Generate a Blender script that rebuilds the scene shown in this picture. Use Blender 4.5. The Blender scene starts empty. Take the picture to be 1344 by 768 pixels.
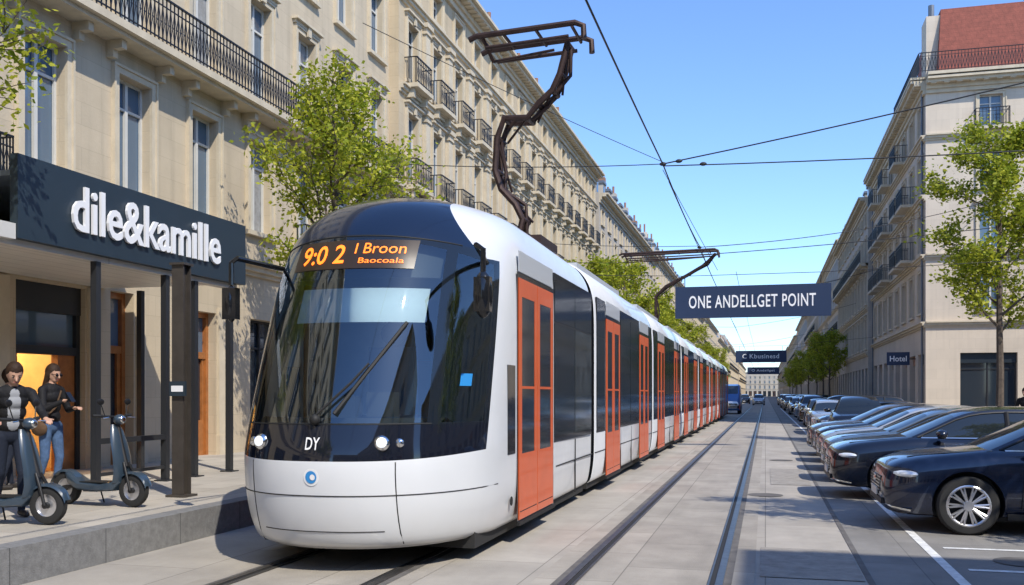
import bpy, math, random, bmesh
import numpy as np
from mathutils import Vector, Matrix
random.seed(7); np.random.seed(7)
R=random.random
scene=bpy.context.scene

# ------------------------------------------------------------------ materials
def nodes_of(m):
    m.use_nodes=True
    return m.node_tree.nodes, m.node_tree.links
MATS={}
def mk(name,col,rough=.5,metal=0,var=0,scale=3,bump=0,bscale=30,coat=0,spec=.5,emis=None,es=1,streak=0,blocks=None,stain=0):
    if name in MATS: return MATS[name]
    m=bpy.data.materials.new(name); N,Lk=nodes_of(m); b=N['Principled BSDF']
    b.inputs['Base Color'].default_value=(*col,1); b.inputs['Roughness'].default_value=rough
    b.inputs['Metallic'].default_value=metal; b.inputs['Coat Weight'].default_value=coat
    b.inputs['Coat Roughness'].default_value=.04
    b.inputs['Specular IOR Level'].default_value=spec
    if emis: b.inputs['Emission Color'].default_value=(*emis,1); b.inputs['Emission Strength'].default_value=es
    tc=N.new('ShaderNodeTexCoord')
    csock=None
    def mix(a,bc,fac,mode='MIX'):
        x=N.new('ShaderNodeMix'); x.data_type='RGBA'; x.blend_type=mode
        if isinstance(a,tuple): x.inputs['A'].default_value=(*a,1)
        else: Lk.new(a,x.inputs['A'])
        if isinstance(bc,tuple): x.inputs['B'].default_value=(*bc,1)
        else: Lk.new(bc,x.inputs['B'])
        if isinstance(fac,float): x.inputs['Factor'].default_value=fac
        else: Lk.new(fac,x.inputs['Factor'])
        return x.outputs['Result']
    if var>0:
        n=N.new('ShaderNodeTexNoise'); n.inputs['Scale'].default_value=scale; n.inputs['Detail'].default_value=6; n.inputs['Roughness'].default_value=.65
        Lk.new(tc.outputs['Object'],n.inputs['Vector'])
        mr=N.new('ShaderNodeMapRange'); mr.inputs['From Min'].default_value=.3; mr.inputs['From Max'].default_value=.7
        Lk.new(n.outputs['Fac'],mr.inputs['Value'])
        csock=mix(tuple(c*(1-var) for c in col),tuple(min(1,c*(1+var*.7)) for c in col),mr.outputs['Result'])
    if streak>0 or stain>0:
        mp=N.new('ShaderNodeMapping'); mp.inputs['Scale'].default_value=(2.2,2.2,.12) if streak else (1.6,.22,1); Lk.new(tc.outputs['Object'],mp.inputs['Vector'])
        n=N.new('ShaderNodeTexNoise'); n.inputs['Scale'].default_value=1.6; n.inputs['Detail'].default_value=5; Lk.new(mp.outputs['Vector'],n.inputs['Vector'])
        mr=N.new('ShaderNodeMapRange'); mr.inputs['From Min'].default_value=.5; mr.inputs['From Max'].default_value=.75; mr.inputs['To Max'].default_value=streak or stain
        Lk.new(n.outputs['Fac'],mr.inputs['Value'])
        csock=mix(csock if csock else col,tuple(c*.55 for c in col),mr.outputs['Result'])
    if blocks:
        bw,bh,kind,dark=blocks
        sp=N.new('ShaderNodeSeparateXYZ'); Lk.new(tc.outputs['Object'],sp.inputs[0])
        cb=N.new('ShaderNodeCombineXYZ')
        if kind=='wall':
            ad=N.new('ShaderNodeMath'); ad.operation='ADD'; Lk.new(sp.outputs['X'],ad.inputs[0]); Lk.new(sp.outputs['Y'],ad.inputs[1])
            Lk.new(ad.outputs[0],cb.inputs[0]); Lk.new(sp.outputs['Z'],cb.inputs[1])
        else:
            Lk.new(sp.outputs['Y'],cb.inputs[0]); Lk.new(sp.outputs['X'],cb.inputs[1])
        br=N.new('ShaderNodeTexBrick'); br.inputs['Scale'].default_value=1; br.inputs['Brick Width'].default_value=bw; br.inputs['Row Height'].default_value=bh
        br.inputs['Mortar Size'].default_value=.007 if kind!='wall' else .006
        br.inputs['Mortar Smooth'].default_value=.2
        br.inputs['Color1'].default_value=(1,1,1,1); br.inputs['Color2'].default_value=(.84,.84,.84,1) if kind!='wall' else (.94,.94,.94,1); br.inputs['Mortar'].default_value=(dark,dark,dark,1)
        Lk.new(cb.outputs[0],br.inputs['Vector'])
        csock=mix(csock if csock else col,br.outputs['Color'],1.0,'MULTIPLY')
    if csock: Lk.new(csock,b.inputs['Base Color'])
    if bump>0:
        n=N.new('ShaderNodeTexNoise'); n.inputs['Scale'].default_value=bscale; n.inputs['Detail'].default_value=4; Lk.new(tc.outputs['Object'],n.inputs['Vector'])
        bp=N.new('ShaderNodeBump'); bp.inputs['Strength'].default_value=bump; bp.inputs['Distance'].default_value=.02
        Lk.new(n.outputs['Fac'],bp.inputs['Height']); Lk.new(bp.outputs['Normal'],b.inputs['Normal'])
    MATS[name]=m; return m

STONE=mk('stone_beige',(.54,.45,.32),.85,var=.10,scale=.8,bump=.25,bscale=25,streak=.3,blocks=(1.1,.42,'wall',.82))
STONEB=mk('stone_warm',(.53,.43,.29),.85,var=.12,scale=.7,bump=.25,bscale=25,streak=.38,blocks=(1.0,.4,'wall',.8))
STONEC=mk('stone_grey',(.47,.42,.35),.85,var=.1,scale=.6,bump=.2,streak=.35,blocks=(1.0,.4,'wall',.85))
STONER=mk('stone_pale',(.62,.53,.42),.85,var=.08,scale=.6,bump=.2,streak=.25,blocks=(1.2,.5,'wall',.85))
TRIM=mk('stone_trim',(.57,.49,.36),.8,var=.12,scale=2.5,bump=.2,bscale=40,streak=.3)
IRON=mk('wrought_iron',(.012,.013,.016),.45,metal=.3)
ZINC=mk('zinc_roof',(.16,.18,.21),.5,metal=.4,var=.2,scale=1.5)
REDROOF=mk('red_tile_roof',(.26,.07,.045),.8,var=.25,scale=4,bump=.5,bscale=12,blocks=(.5,.22,'wall',.6))
WINA=mk('window_glass_dark',(.02,.03,.042),.04,spec=.9)
WINB=mk('window_glass_blue',(.09,.14,.20),.06,spec=.9)
WINC=mk('window_curtain',(.26,.27,.28),.12,spec=.8,var=.3,scale=6)
FRAMEW=mk('window_frame_paint',(.58,.57,.53),.5,var=.08)
FRAMED=mk('dark_metal_frame',(.03,.032,.036),.4,metal=.2)
WOOD=mk('varnished_wood',(.36,.13,.035),.35,var=.3,scale=5,coat=.3)
TERRA=mk('chimney_brick',(.30,.16,.10),.85,var=.25,scale=5)
SHUTT=mk('shutter_paint',(.42,.40,.37),.6,var=.1)
AWN=mk('shop_dark',(.02,.028,.036),.35)
SIGNM=mk('sign_panel_slate',(.020,.034,.048),.45,var=.08,scale=2)
LETTER=mk('white_letter',(.82,.82,.82),.4)
SOFFIT=mk('canopy_soffit',(.70,.68,.63),.5,blocks=(6.,.35,'floor',.45),var=.05)
INTER=mk('shop_interior_wall',(.72,.50,.22),.8,var=.2,scale=2)
LAMP=mk('shop_lamp',(1,.8,.5),.5,emis=(1,.72,.38),es=26)

# ------------------------------------------------------------------ mesh builder
class MB:
    def __init__(s): s.v=[]; s.f=[]; s.m=[]; s.sm=[]; s.mats=[]
    def mi(s,mat):
        if mat not in s.mats: s.mats.append(mat)
        return s.mats.index(mat)
    def face(s,pts,mat,smooth=False):
        i=len(s.v); s.v.extend([tuple(p) for p in pts]); s.f.append(tuple(range(i,i+len(pts)))); s.m.append(s.mi(mat)); s.sm.append(smooth)
    def hexa(s,c,mat):
        i=len(s.v); s.v.extend([tuple(p) for p in c]); k=s.mi(mat)
        for q in ((0,3,2,1),(4,5,6,7),(0,1,5,4),(1,2,6,5),(2,3,7,6),(3,0,4,7)):
            s.f.append(tuple(i+j for j in q)); s.m.append(k); s.sm.append(False)
    def box(s,x0,x1,y0,y1,z0,z1,mat):
        s.hexa([(x0,y0,z0),(x1,y0,z0),(x1,y1,z0),(x0,y1,z0),(x0,y0,z1),(x1,y0,z1),(x1,y1,z1),(x0,y1,z1)],mat)
    def lbox(s,L,s0,s1,z0,z1,d0,d1,mat):
        s.hexa([L(s0,z0,d0),L(s1,z0,d0),L(s1,z0,d1),L(s0,z0,d1),L(s0,z1,d0),L(s1,z1,d0),L(s1,z1,d1),L(s0,z1,d1)],mat)
    def grid(s,rows,mat,smooth=True,closed=False,matf=None):
        i=len(s.v); nr=len(rows); nc=len(rows[0])
        for r in rows: s.v.extend([tuple(map(float,p)) for p in r])
        k=s.mi(mat) if mat else 0
        for a in range(nr-1):
            for b in range(nc if closed else nc-1):
                b2=(b+1)%nc
                s.f.append((i+a*nc+b,i+a*nc+b2,i+(a+1)*nc+b2,i+(a+1)*nc+b))
                s.m.append(s.mi(matf(a,b)) if matf else k); s.sm.append(smooth)
    def tube(s,pts,r,mat,n=8,caps=True):
        P=[Vector(p) for p in pts]; rr=r if isinstance(r,(list,tuple)) else [r]*len(P)
        rows=[]; up=Vector((0,0,1)); prev=None
        for i,p in enumerate(P):
            t=(P[min(i+1,len(P)-1)]-P[max(i-1,0)])
            if t.length<1e-9: t=Vector((0,0,1))
            t.normalize()
            if prev is None:
                a=t.cross(up if abs(t.z)<.9 else Vector((1,0,0))).normalized()
            else:
                a=(prev-t*prev.dot(t)); 
                a=a.normalized() if a.length>1e-6 else t.cross(up).normalized()
            prev=a; b=t.cross(a)
            rows.append([p+(a*math.cos(2*math.pi*k/n)+b*math.sin(2*math.pi*k/n))*rr[i] for k in range(n)])
        s.grid(rows,mat,True,True)
        if caps:
            s.face(list(reversed(rows[0])),mat); s.face(rows[-1],mat)
    def ell(s,c,r,mat,n=12,m=8,rot=None):
        rows=[]
        for a in range(m+1):
            th=math.pi*a/m; th=min(max(th,.02),math.pi-.02)
            row=[]
            for b in range(n):
                ph=2*math.pi*b/n
                v=Vector((r[0]*math.sin(th)*math.cos(ph),r[1]*math.sin(th)*math.sin(ph),-r[2]*math.cos(th)))
                if rot: v=rot@v
                row.append(Vector(c)+v)
            rows.append(row)
        s.grid(rows,mat,True,True); s.face(list(reversed(rows[0])),mat); s.face(rows[-1],mat)
    def lathe(s,c,prof,mat,n=28,axis='y',matf=None):
        rows=[]
        for (r,o) in prof:
            row=[]
            for k in range(n):
                a=2*math.pi*k/n
                if axis=='y': row.append((c[0]+r*math.cos(a),c[1]+o,c[2]+r*math.sin(a)))
                else: row.append((c[0]+r*math.cos(a),c[1]+r*math.sin(a),c[2]+o))
            rows.append(row)
        s.grid(rows,mat,True,True,matf)
    def build(s,name,parent=None,sharp=35,loc=None):
        me=bpy.data.meshes.new(name); me.from_pydata(s.v,[],s.f)
        for m in s.mats: me.materials.append(m)
        me.polygons.foreach_set('material_index',s.m); me.polygons.foreach_set('use_smooth',s.sm)
        me.update()
        if any(s.sm): me.set_sharp_from_angle(angle=math.radians(sharp))
        o=bpy.data.objects.new(name,me); scene.collection.objects.link(o)
        if parent: o.parent=parent
        if loc: o.location=loc
        return o
def empty(name,loc=(0,0,0)):
    e=bpy.data.objects.new(name,None); e.location=loc; scene.collection.objects.link(e); e.empty_display_size=.3; return e
def frame(o,S,N):
    o=Vector(o);S=Vector(S);N=Vector(N)
    return lambda s,z,d: (o.x+S.x*s+N.x*d,o.y+S.y*s+N.y*d,o.z+z)
def catmull(K,n):
    K=np.array(K,float); out=[]
    P=np.vstack([2*K[0]-K[1],K,2*K[-1]-K[-2]])
    for i in range(1,len(P)-2):
        for k in range(n):
            t=k/n; a,b,c,d=P[i-1],P[i],P[i+1],P[i+2]
            out.append(.5*((2*b)+(-a+c)*t+(2*a-5*b+4*c-d)*t*t+(-a+3*b-3*c+d)*t**3))
    out.append(K[-1]); return np.array(out)
def text_mesh(body,bold=0,extr=0,space=1):
    cu=bpy.data.curves.new('t','FONT'); cu.body=body; cu.offset=bold; cu.extrude=extr; cu.resolution_u=3; cu.space_character=space
    o=bpy.data.objects.new('t',cu); scene.collection.objects.link(o)
    dg=bpy.context.evaluated_depsgraph_get(); me=bpy.data.meshes.new_from_object(o.evaluated_get(dg))
    bpy.data.objects.remove(o); 
    V=np.array([v.co[:] for v in me.vertices]); F=[tuple(p.vertices) for p in me.polygons]
    V[:,0]-=V[:,0].min(); V[:,1]-=V[:,1].min()
    return V,F
def text_to(mb,body,mapf,width,height,mat,bold=0,extr=0,space=1):
    V,F=text_mesh(body,bold,0,space)
    V[:,0]*=width/V[:,0].max(); V[:,1]*=height/V[:,1].max()
    base=len(mb.v); k=mb.mi(mat)
    for v in V: mb.v.append(tuple(mapf(v[0],v[1],extr)))
    for f in F: mb.f.append(tuple(base+i for i in f)); mb.m.append(k); mb.sm.append(False)
    if extr>0:
        cnt={}
        for f in F:
            for a,b in zip(f,f[1:]+f[:1]): cnt[(a,b)]=1
        base2=len(mb.v)
        for v in V: mb.v.append(tuple(mapf(v[0],v[1],0)))
        for (a,b) in cnt:
            if (b,a) not in cnt: mb.f.append((base+a,base2+a,base2+b,base+b)); mb.m.append(k); mb.sm.append(False)

# ------------------------------------------------------------------ facades
def railing(mb,L,s0,s1,z0,h,d,sp=.13,orn=True,ret=True):
    mb.lbox(L,s0,s1,z0+h-.035,z0+h,d-.025,d+.025,IRON)
    mb.lbox(L,s0,s1,z0+.08,z0+.105,d-.012,d+.012,IRON)
    mb.lbox(L,s0,s1,z0+h-.2,z0+h-.18,d-.012,d+.012,IRON)
    n=max(2,int((s1-s0)/sp)); st=(s1-s0)/n; w=.011 if sp<.2 else .018
    for i in range(n+1):
        s=s0+i*st
        mb.lbox(L,s-w,s+w,z0,z0+h-.035,d-w*.9,d+w*.9,IRON)
        if orn and i<n:
            a,b=z0+.105,z0+h-.2; mz=(a+b)/2; c=s+st/2
            for (sa,za,sb,zb) in ((s,a,c,mz),(s+st,a,c,mz),(s,b,c,mz),(s+st,b,c,mz)):
                mb.face([L(sa-.01,za,d),L(sa+.01,za,d),L(sb+.012,zb,d),L(sb-.012,zb,d)],IRON)
            mb.face([L(c-.035,mz,d+.004),L(c,mz-.06,d+.004),L(c+.035,mz,d+.004),L(c,mz+.06,d+.004)],IRON)
    if ret:
        for s in (s0,s1):
            mb.lbox(L,s-.015,s+.015,z0+h-.03,z0+h,0.0,d,IRON)
            k=int(d/.13)
            for i in range(1,k+1): mb.lbox(L,s-.01,s+.01,z0,z0+h-.03,i*.13-.01,i*.13+.01,IRON)
def window(mb,L,a,b,z0,z1,wall,fr=FRAMEW,sur=True,dd=.24,head=True,detail=2,gl=None,transom=.74,mull=True,shut=False):
    for q in ([L(a,z0,0),L(a,z1,0),L(a,z1,-dd),L(a,z0,-dd)],[L(b,z0,0),L(b,z0,-dd),L(b,z1,-dd),L(b,z1,0)],
              [L(a,z1,0),L(b,z1,0),L(b,z1,-dd),L(a,z1,-dd)],[L(a,z0,0),L(a,z0,-dd),L(b,z0,-dd),L(b,z0,0)]): mb.face(q,wall)
    g=gl or random.choice([WINA,WINB,WINB,WINB,WINC])
    mid=(a+b)/2; e1=(R()-.5)*.012; e2=(R()-.5)*.012
    mb.face([L(a,z0,-dd+.004+e1),L(mid,z0,-dd+.004),L(mid,z1,-dd+.004+e2),L(a,z1,-dd+.004)],g)
    mb.face([L(mid,z0,-dd+.004),L(b,z0,-dd+.004-e2),L(b,z1,-dd+.004),L(mid,z1,-dd+.004+e2)],g)
    f=.055; d0,d1=-dd+.012,-dd+.06
    mb.lbox(L,a,a+f,z0,z1,d0,d1,fr); mb.lbox(L,b-f,b,z0,z1,d0,d1,fr)
    mb.lbox(L,a+f,b-f,z0,z0+f,d0,d1-.002,fr); mb.lbox(L,a+f,b-f,z1-f,z1,d0,d1-.002,fr)
    if mull: mb.lbox(L,mid-.04,mid+.04,z0+f,z1-f,d0,d1+.01,fr)
    if transom:
        zt=z0+(z1-z0)*transom; mb.lbox(L,a+f,b-f,zt-.025,zt+.025,d0,d1-.005,fr)
    if shut:
        w=(b-a)*.5
        for (p,q) in ((a-w-.02,a-.03),(b+.03,b+w+.02)):
            mb.lbox(L,p,q,z0,z1,.004,.05,SHUTT)
    elif sur:
        w=.17
        mb.lbox(L,a-w,a-.001,z0,z1+w,.0,.06,TRIM); mb.lbox(L,b+.001,b+w,z0,z1+w,.0,.06,TRIM)
        mb.lbox(L,a-w,a-w+.05,z0,z1+w-.05,.06,.09,TRIM); mb.lbox(L,b+w-.05,b+w,z0,z1+w-.05,.06,.09,TRIM); mb.lbox(L,a-w,b+w,z1+w-.05,z1+w,.06,.092,TRIM)
        mb.lbox(L,a-.001,b+.001,z1+.001,z1+w-.05,.0,.057,TRIM)
        mb.lbox(L,a-w-.03,b+w+.03,z0-.11,z0-.003,.0,.13,TRIM)
        if head:
            mb.lbox(L,a-w-.04,b+w+.04,z1+w+.01,z1+w+.1,0,.1,TRIM)
            mb.lbox(L,a-w-.1,b+w+.1,z1+w+.1,z1+w+.17,0,.19,TRIM)
            mb.lbox(L,mid-.09,mid+.09,z1+.01,z1+w+.1,.09,.15,TRIM)
def wallcells(mb,L,s0,s1,z0,z1,ops,wall):
    S=sorted({s0,s1,*[o[0] for o in ops],*[o[1] for o in ops]}); Z=sorted({z0,z1,*[o[2] for o in ops],*[o[3] for o in ops]})
    for zi in range(len(Z)-1):
        zc=(Z[zi]+Z[zi+1])/2; run=None
        for si in range(len(S)-1):
            sc=(S[si]+S[si+1])/2
            solid=not any(o[0]<sc<o[1] and o[2]<zc<o[3] for o in ops)
            if solid:
                if run is None: run=S[si]
            if (not solid or si==len(S)-2) and run is not None:
                e=S[si+1] if solid else S[si]
                mb.face([L(run,Z[zi],0),L(e,Z[zi],0),L(e,Z[zi+1],0),L(run,Z[zi+1],0)],wall); run=None
def cornice(mb,L,s0,s1,z,steps,dent=0,mat=TRIM):
    for (h,d) in steps:
        mb.lbox(L,s0,s1,z,z+h,0,d,mat); z+=h
    if dent:
        n=int((s1-s0)/dent)
        for i in range(n): 
            s=s0+(i+.3)*dent; mb.lbox(L,s,s+dent*.4,z-steps[-1][0]-.2,z-steps[-1][0]-.003,.0,steps[-1][1]*.75,mat)
def facade(mb,L,s0,s1,top,ctr,ww,floors,wall,base=.35,gf=None,belts=(),fulbal=(),eachbal=(),pil=None,corn=True,detail=2,orn=True,dent=.5,balsp=.13,mcorn=None,shut=False,fr=FRAMEW):
    ops=[]
    for (za,zb,*o) in floors:
        for c in ctr: ops.append((c-ww/2,c+ww/2,za,zb))
    g=gf or []
    wallcells(mb,L,s0,s1,base,top,ops+[x[:4] for x in g],wall)
    for (za,zb,*o) in floors:
        for c in ctr: window(mb,L,c-ww/2,c+ww/2,za,zb,wall,sur=detail>0,head=(detail>1 and (not o or o[0])),shut=shut and R()<.8,fr=fr)
    for z in belts: cornice(mb,L,s0,s1,z,[(.1,.07),(.12,.16),(.07,.24)],dent=0)
    for z in fulbal:
        mb.lbox(L,s0,s1,z-.15,z,0,.62,TRIM); mb.lbox(L,s0,s1,z-.23,z-.152,0,.5,TRIM)
        for c in ctr:
            for q in (-ww/2-.25,ww/2+.25):
                mb.lbox(L,c+q-.07,c+q+.07,z-.55,z-.233,0,.16,TRIM); mb.lbox(L,c+q-.07,c+q+.07,z-.4,z-.234,.16,.36,TRIM)
        railing(mb,L,s0+.05,s1-.05,z,.95,.56,balsp,orn,False)
    for z in eachbal:
        for c in ctr:
            a,b=c-ww/2-.28,c+ww/2+.28
            mb.lbox(L,a,b,z-.14,z,0,.5,TRIM); mb.lbox(L,a+.1,a+.25,z-.45,z-.142,0,.32,TRIM); mb.lbox(L,b-.25,b-.1,z-.45,z-.142,0,.32,TRIM)
            railing(mb,L,a+.04,b-.04,z,.9,.44,balsp,orn,True)
    if pil:
        for (za,zb) in pil:
            for i in range(len(ctr)+1):
                c=(ctr[0]-(ctr[1]-ctr[0])/2)+i*(ctr[1]-ctr[0])
                if c<s0+.3 or c>s1-.3: continue
                mb.lbox(L,c-.22,c+.22,za,zb,0,.13,TRIM); mb.lbox(L,c-.28,c+.28,za,za+.25,0,.18,TRIM)
                mb.lbox(L,c-.27,c+.27,zb-.38,zb-.3,0,.18,TRIM); mb.lbox(L,c-.32,c+.32,zb-.16,zb,0,.23,TRIM); mb.lbox(L,c-.25,c+.25,zb-.3,zb-.16,0,.16,TRIM)
    if corn: cornice(mb,L,s0,s1,top-.75,[(.2,.12),(.22,.22),(.15,.55),(.12,.7)],dent=dent)
def shops(ctr,w,z1=3.7,base=.35): return [(c-w/2,c+w/2,base,z1) for c in ctr]
def fill_shops(mb,L,g,wall,wood=False):
    for (a,b,z0,z1) in g:
        window(mb,L,a,b,z0,z1,wall,fr=random.choice([FRAMED,WOOD,FRAMED]),sur=False,dd=.35,gl=WINA,transom=.78,mull=True)
        if R()<.6: mb.lbox(L,a,b,z1-.5,z1,-.28,-.2,random.choice([AWN,SIGNM,WOOD]))
def body(mb,L,s0,s1,top,depth,wall,base=.0):
    mb.lbox(L,s0+.002,s1-.002,base,top-.02,-depth,-.42,wall)
    for s in (s0,s1): mb.face([L(s,base,0),L(s,base,-.43),L(s,top,-.43),L(s,top,0)],wall)
    mb.face([L(s0,top,0),L(s1,top,0),L(s1,top,-.6),L(s0,top,-.6)],ZINC)
def mansard(mb,L,s0,s1,top,h,ctr,depth,mat=ZINC,dormer=True,chim=0,wall=TRIM):
    mb.hexa([L(s0,top-.01,-depth),L(s1,top-.01,-depth),L(s1,top-.01,-.25),L(s0,top-.01,-.25),L(s0,top+h,-depth+.5),L(s1,top+h,-depth+.5),L(s1,top+h,-1.3),L(s0,top+h,-1.3)],mat)
    if dormer:
        for c in ctr:
            mb.lbox(L,c-.55,c+.55,top+.15,top+h*.8,-1.2,-.4,wall); mb.lbox(L,c-.38,c+.38,top+.35,top+h*.7,-.45,-.385,WINA)
            mb.lbox(L,c-.65,c+.65,top+h*.8,top+h*.9,-1.3,-.3,mat)
    if chim:
        n=max(1,int((s1-s0)/chim))
        for i in range(n):
            s=s0+(i+.5)*chim+(R()-.5)*2
            mb.lbox(L,s-.35,s+.35,top+h-1.3,top+h+.9+R()*.6,-3.4,-1.2,random.choice([wall,TERRA,wall]))
            zt=top+h+.9
            for k in range(4): 
                x,y,z=L(s,zt,-1.5-k*.5); mb.tube([(x,y,zt+.2),(x,y,zt+1.1)],.11,TERRA,6)

XL=-12.2
# --- near left building (shop)
bA=empty('apartment_building')
mb=MB(); L=frame((XL,0,0),(0,1,0),(1,0,0))
ctr=[14.0+2.45*k for k in range(-17,7) if 14+2.45*k<29]
gfo=[(13.35,15.05,.35,3.7),(15.75,16.45,.35,3.75),(18.4,19.4,.35,3.6),(20.9,22.6,.9,3.6),(24.2,26.2,.9,3.6),(10.2,12.6,.35,3.6)]
gf2=shops([-26,-21,-16,-11,-6,-1,4,8],2.6,3.6)
ops_all=gfo+gf2
facade(mb,L,-32,29.8,17.2,ctr,1.02,[(5.75,8.0,False),(9.05,11.5,True),(12.7,14.8,False)],STONE,gf=ops_all,belts=(4.65,),fulbal=(8.75,),pil=None,dent=.5,orn=True)
fill_shops(mb,L,gf2,STONE)
body(mb,L,-32,11.9,17.2,12,STONE); body(mb,L,20.3,29.8,17.2,12,STONE)
mb.lbox(L,11.9,20.3,4.0,17.18,-12,-.42,STONE); mb.lbox(L,11.9,20.3,0,4.0,-12,-4.2,INTER)
mb.face([L(11.9,.36,-.3),L(20.3,.36,-.3),L(20.3,.36,-4.2),L(11.9,.36,-4.2)],WOOD)
mb.lbox(L,15.1,15.7,.35,4,-4.2,-.5,INTER)
for s in (12.6,13.6,14.5,16.1,18.9): mb.lbox(L,s-.2,s+.2,3.3,3.36,-2.4,-1.3,LAMP)
for s,c in ((13.5,TERRA),(14.2,FRAMEW),(14.9,WOOD),(16.2,WOOD),(18.7,FRAMEW)): mb.lbox(L,s-.25,s+.25,.37,1.2+R()*.5,-2.6,-2.1,c)
for z in (1.0,1.5,2.0,2.5): 
    mb.lbox(L,12.4,15.0,z,z+.04,-4.19,-3.9,WOOD)
    for k in range(12): s=12.5+k*.2; mb.lbox(L,s,s+.1,z+.04,z+.15+R()*.2,-4.1,-3.98,random.choice([TERRA,FRAMEW,WOOD,WINB]))
mb.lbox(L,13.35,15.05,3.2,3.7,-.3,-.1,FRAMED)
def reveal(a,b,z0,z1,d=.35,m=STONE):
    mb.face([L(a,z0,0),L(a,z1,0),L(a,z1,-d),L(a,z0,-d)],m); mb.face([L(b,z0,0),L(b,z0,-d),L(b,z1,-d),L(b,z1,0)],m); mb.face([L(a,z1,0),L(b,z1,0),L(b,z1,-d),L(a,z1,-d)],m)
for (a,b,z0,z1) in gfo[:3]: reveal(a,b,z0,z1)
for g in gfo[3:]: window(mb,L,g[0],g[1],g[2],g[3],STONE,fr=FRAMED,sur=False,dd=.3,gl=WINA)
for s in (13.35,14.95): mb.lbox(L,s,s+.1,.35,3.2,-.3,-.12,FRAMED)
mb.lbox(L,13.45,14.95,2.45,2.6,-.3,-.12,FRAMED); mb.lbox(L,14.5,14.58,.35,2.45,-.28,-.14,WOOD); mb.lbox(L,13.45,13.53,.35,2.45,-.28,-.14,WOOD)
mb.face([L(13.45,2.6,-.2),L(14.95,2.6,-.2),L(14.95,3.2,-.2),L(13.45,3.2,-.2)],WINB)
mb.lbox(L,14.58,14.95,.35,2.45,-.2,-.16,WOOD)
for (a,b,zt) in ((15.75,16.45,3.75),(18.4,19.4,3.6)):
    mb.lbox(L,a,a+.1,.35,zt,-.34,-.2,WOOD); mb.lbox(L,b-.1,b,.35,zt,-.34,-.2,WOOD); mb.lbox(L,a+.1,b-.1,2.55,2.7,-.33,-.21,WOOD); mb.lbox(L,a+.1,b-.1,zt-.12,zt,-.33,-.21,WOOD)
    mb.lbox(L,a+.1,b-.1,.35,1.15,-.32,-.24,WOOD); mb.lbox(L,a+.1,a+.2,1.15,2.55,-.32,-.24,WOOD); mb.lbox(L,b-.2,b-.1,1.15,2.55,-.32,-.24,WOOD)
    mb.face([L(a+.2,1.15,-.29),L(b-.2,1.15,-.29),L(b-.2,2.55,-.29),L(a+.2,2.55,-.29)],WINA); mb.face([L(a+.1,2.7,-.29),L(b-.1,2.7,-.29),L(b-.1,zt-.12,-.29),L(a+.1,zt-.12,-.29)],WINB)
for s in (12.9,15.1,16.5,18.0,19.45,22.7): 
    mb.lbox(L,s,s+.26,.35,3.72,0,.06,TRIM); mb.lbox(L,s-.03,s+.29,.35,.8,0,.09,TRIM)
mb.lbox(L,10.5,12.85,4.95,5.07,0,.5,TRIM); railing(mb,L,10.55,12.8,5.07,.85,.45,.13,True,True)
for c in (23.8,26.25):
    mb.lbox(L,c-.75,c+.75,5.3,5.42,0,.45,TRIM); railing(mb,L,c-.7,c+.7,5.42,.85,.4,.13,True,True)
mansard(mb,L,-32,29.8,17.2,2.2,ctr,12,chim=9)
mb.build('walls_and_windows',bA)
# --- second left building
bB=empty('apartment_building')
mb=MB(); L=frame((-11.85,29.8,0),(0,1,0),(1,0,0)); n=15; sp=38.2/n
ctr=[sp*(k+.5) for k in range(n)]
g=shops(ctr[::2],2.2,3.7)
facade(mb,L,0,38.2,17.6,ctr,1.0,[(5.3,7.7,True),(9.0,11.4,True),(12.5,14.5,True),(15.5,16.55,False)],STONEB,gf=g,belts=(4.7,8.25,11.9,15.0),eachbal=(8.85,12.3),pil=[(5.0,8.2),(8.6,11.85),(12.3,15.0)],balsp=.16,dent=.45)
fill_shops(mb,L,g,STONEB); body(mb,L,0,38.2,17.6,12,STONEB); mansard(mb,L,0,38.2,17.6,1.2,ctr,12,chim=6,wall=STONEB)
mb.build('walls_and_windows',bB)
# --- far left row
y=70.3
specs=[(38,16.8,STONEC,3),(44,17.8,STONER,3.2),(40,16.6,STONEB,3.2),(60,18,STONEC,3.6),(80,16.5,STONER,4),(120,18.5,STONEC,4),(160,17,STONEB,4)]
for i,(ln,top,w,sp0) in enumerate(specs):
    b=empty('apartment_building'); mb=MB(); L=frame((-12.0-.3*(i%2),y,0),(0,1,0),(1,0,0)); n=int(ln/sp0); sp=ln/n; ctr=[sp*(k+.5) for k in range(n)]
    g=shops(ctr,2.0,3.7)
    det=2 if i<2 else 1
    facade(mb,L,0,ln,top,ctr,1.1,[(5.2,7.5,True),(8.6,10.9,True),(11.9,13.9,False),(14.6,top-1.1,False)],w,gf=g,belts=(4.6,8.0,11.3),fulbal=(11.7,) if i%2 else (8.5,),balsp=.4,orn=False,dent=.6 if i<3 else 0,detail=det)
    fill_shops(mb,L,g,w); body(mb,L,0,ln,top,12,w); mansard(mb,L,0,ln,top,2,ctr if i<3 else [],12,chim=7,wall=w,dormer=i<3)
    if i==2:
        cx,cy,_=L(3,0,-4)
        mb.tube([(cx,cy,top),(cx,cy,top+2.4)],3.0,w,20); mb.ell((cx,cy,top+2.4),(3.1,3.1,2.4),ZINC,20,10); mb.tube([(cx,cy,top+4.6),(cx,cy,top+6)],.3,ZINC,8)
    mb.build('walls_and_windows',b); y+=ln+.3
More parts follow.
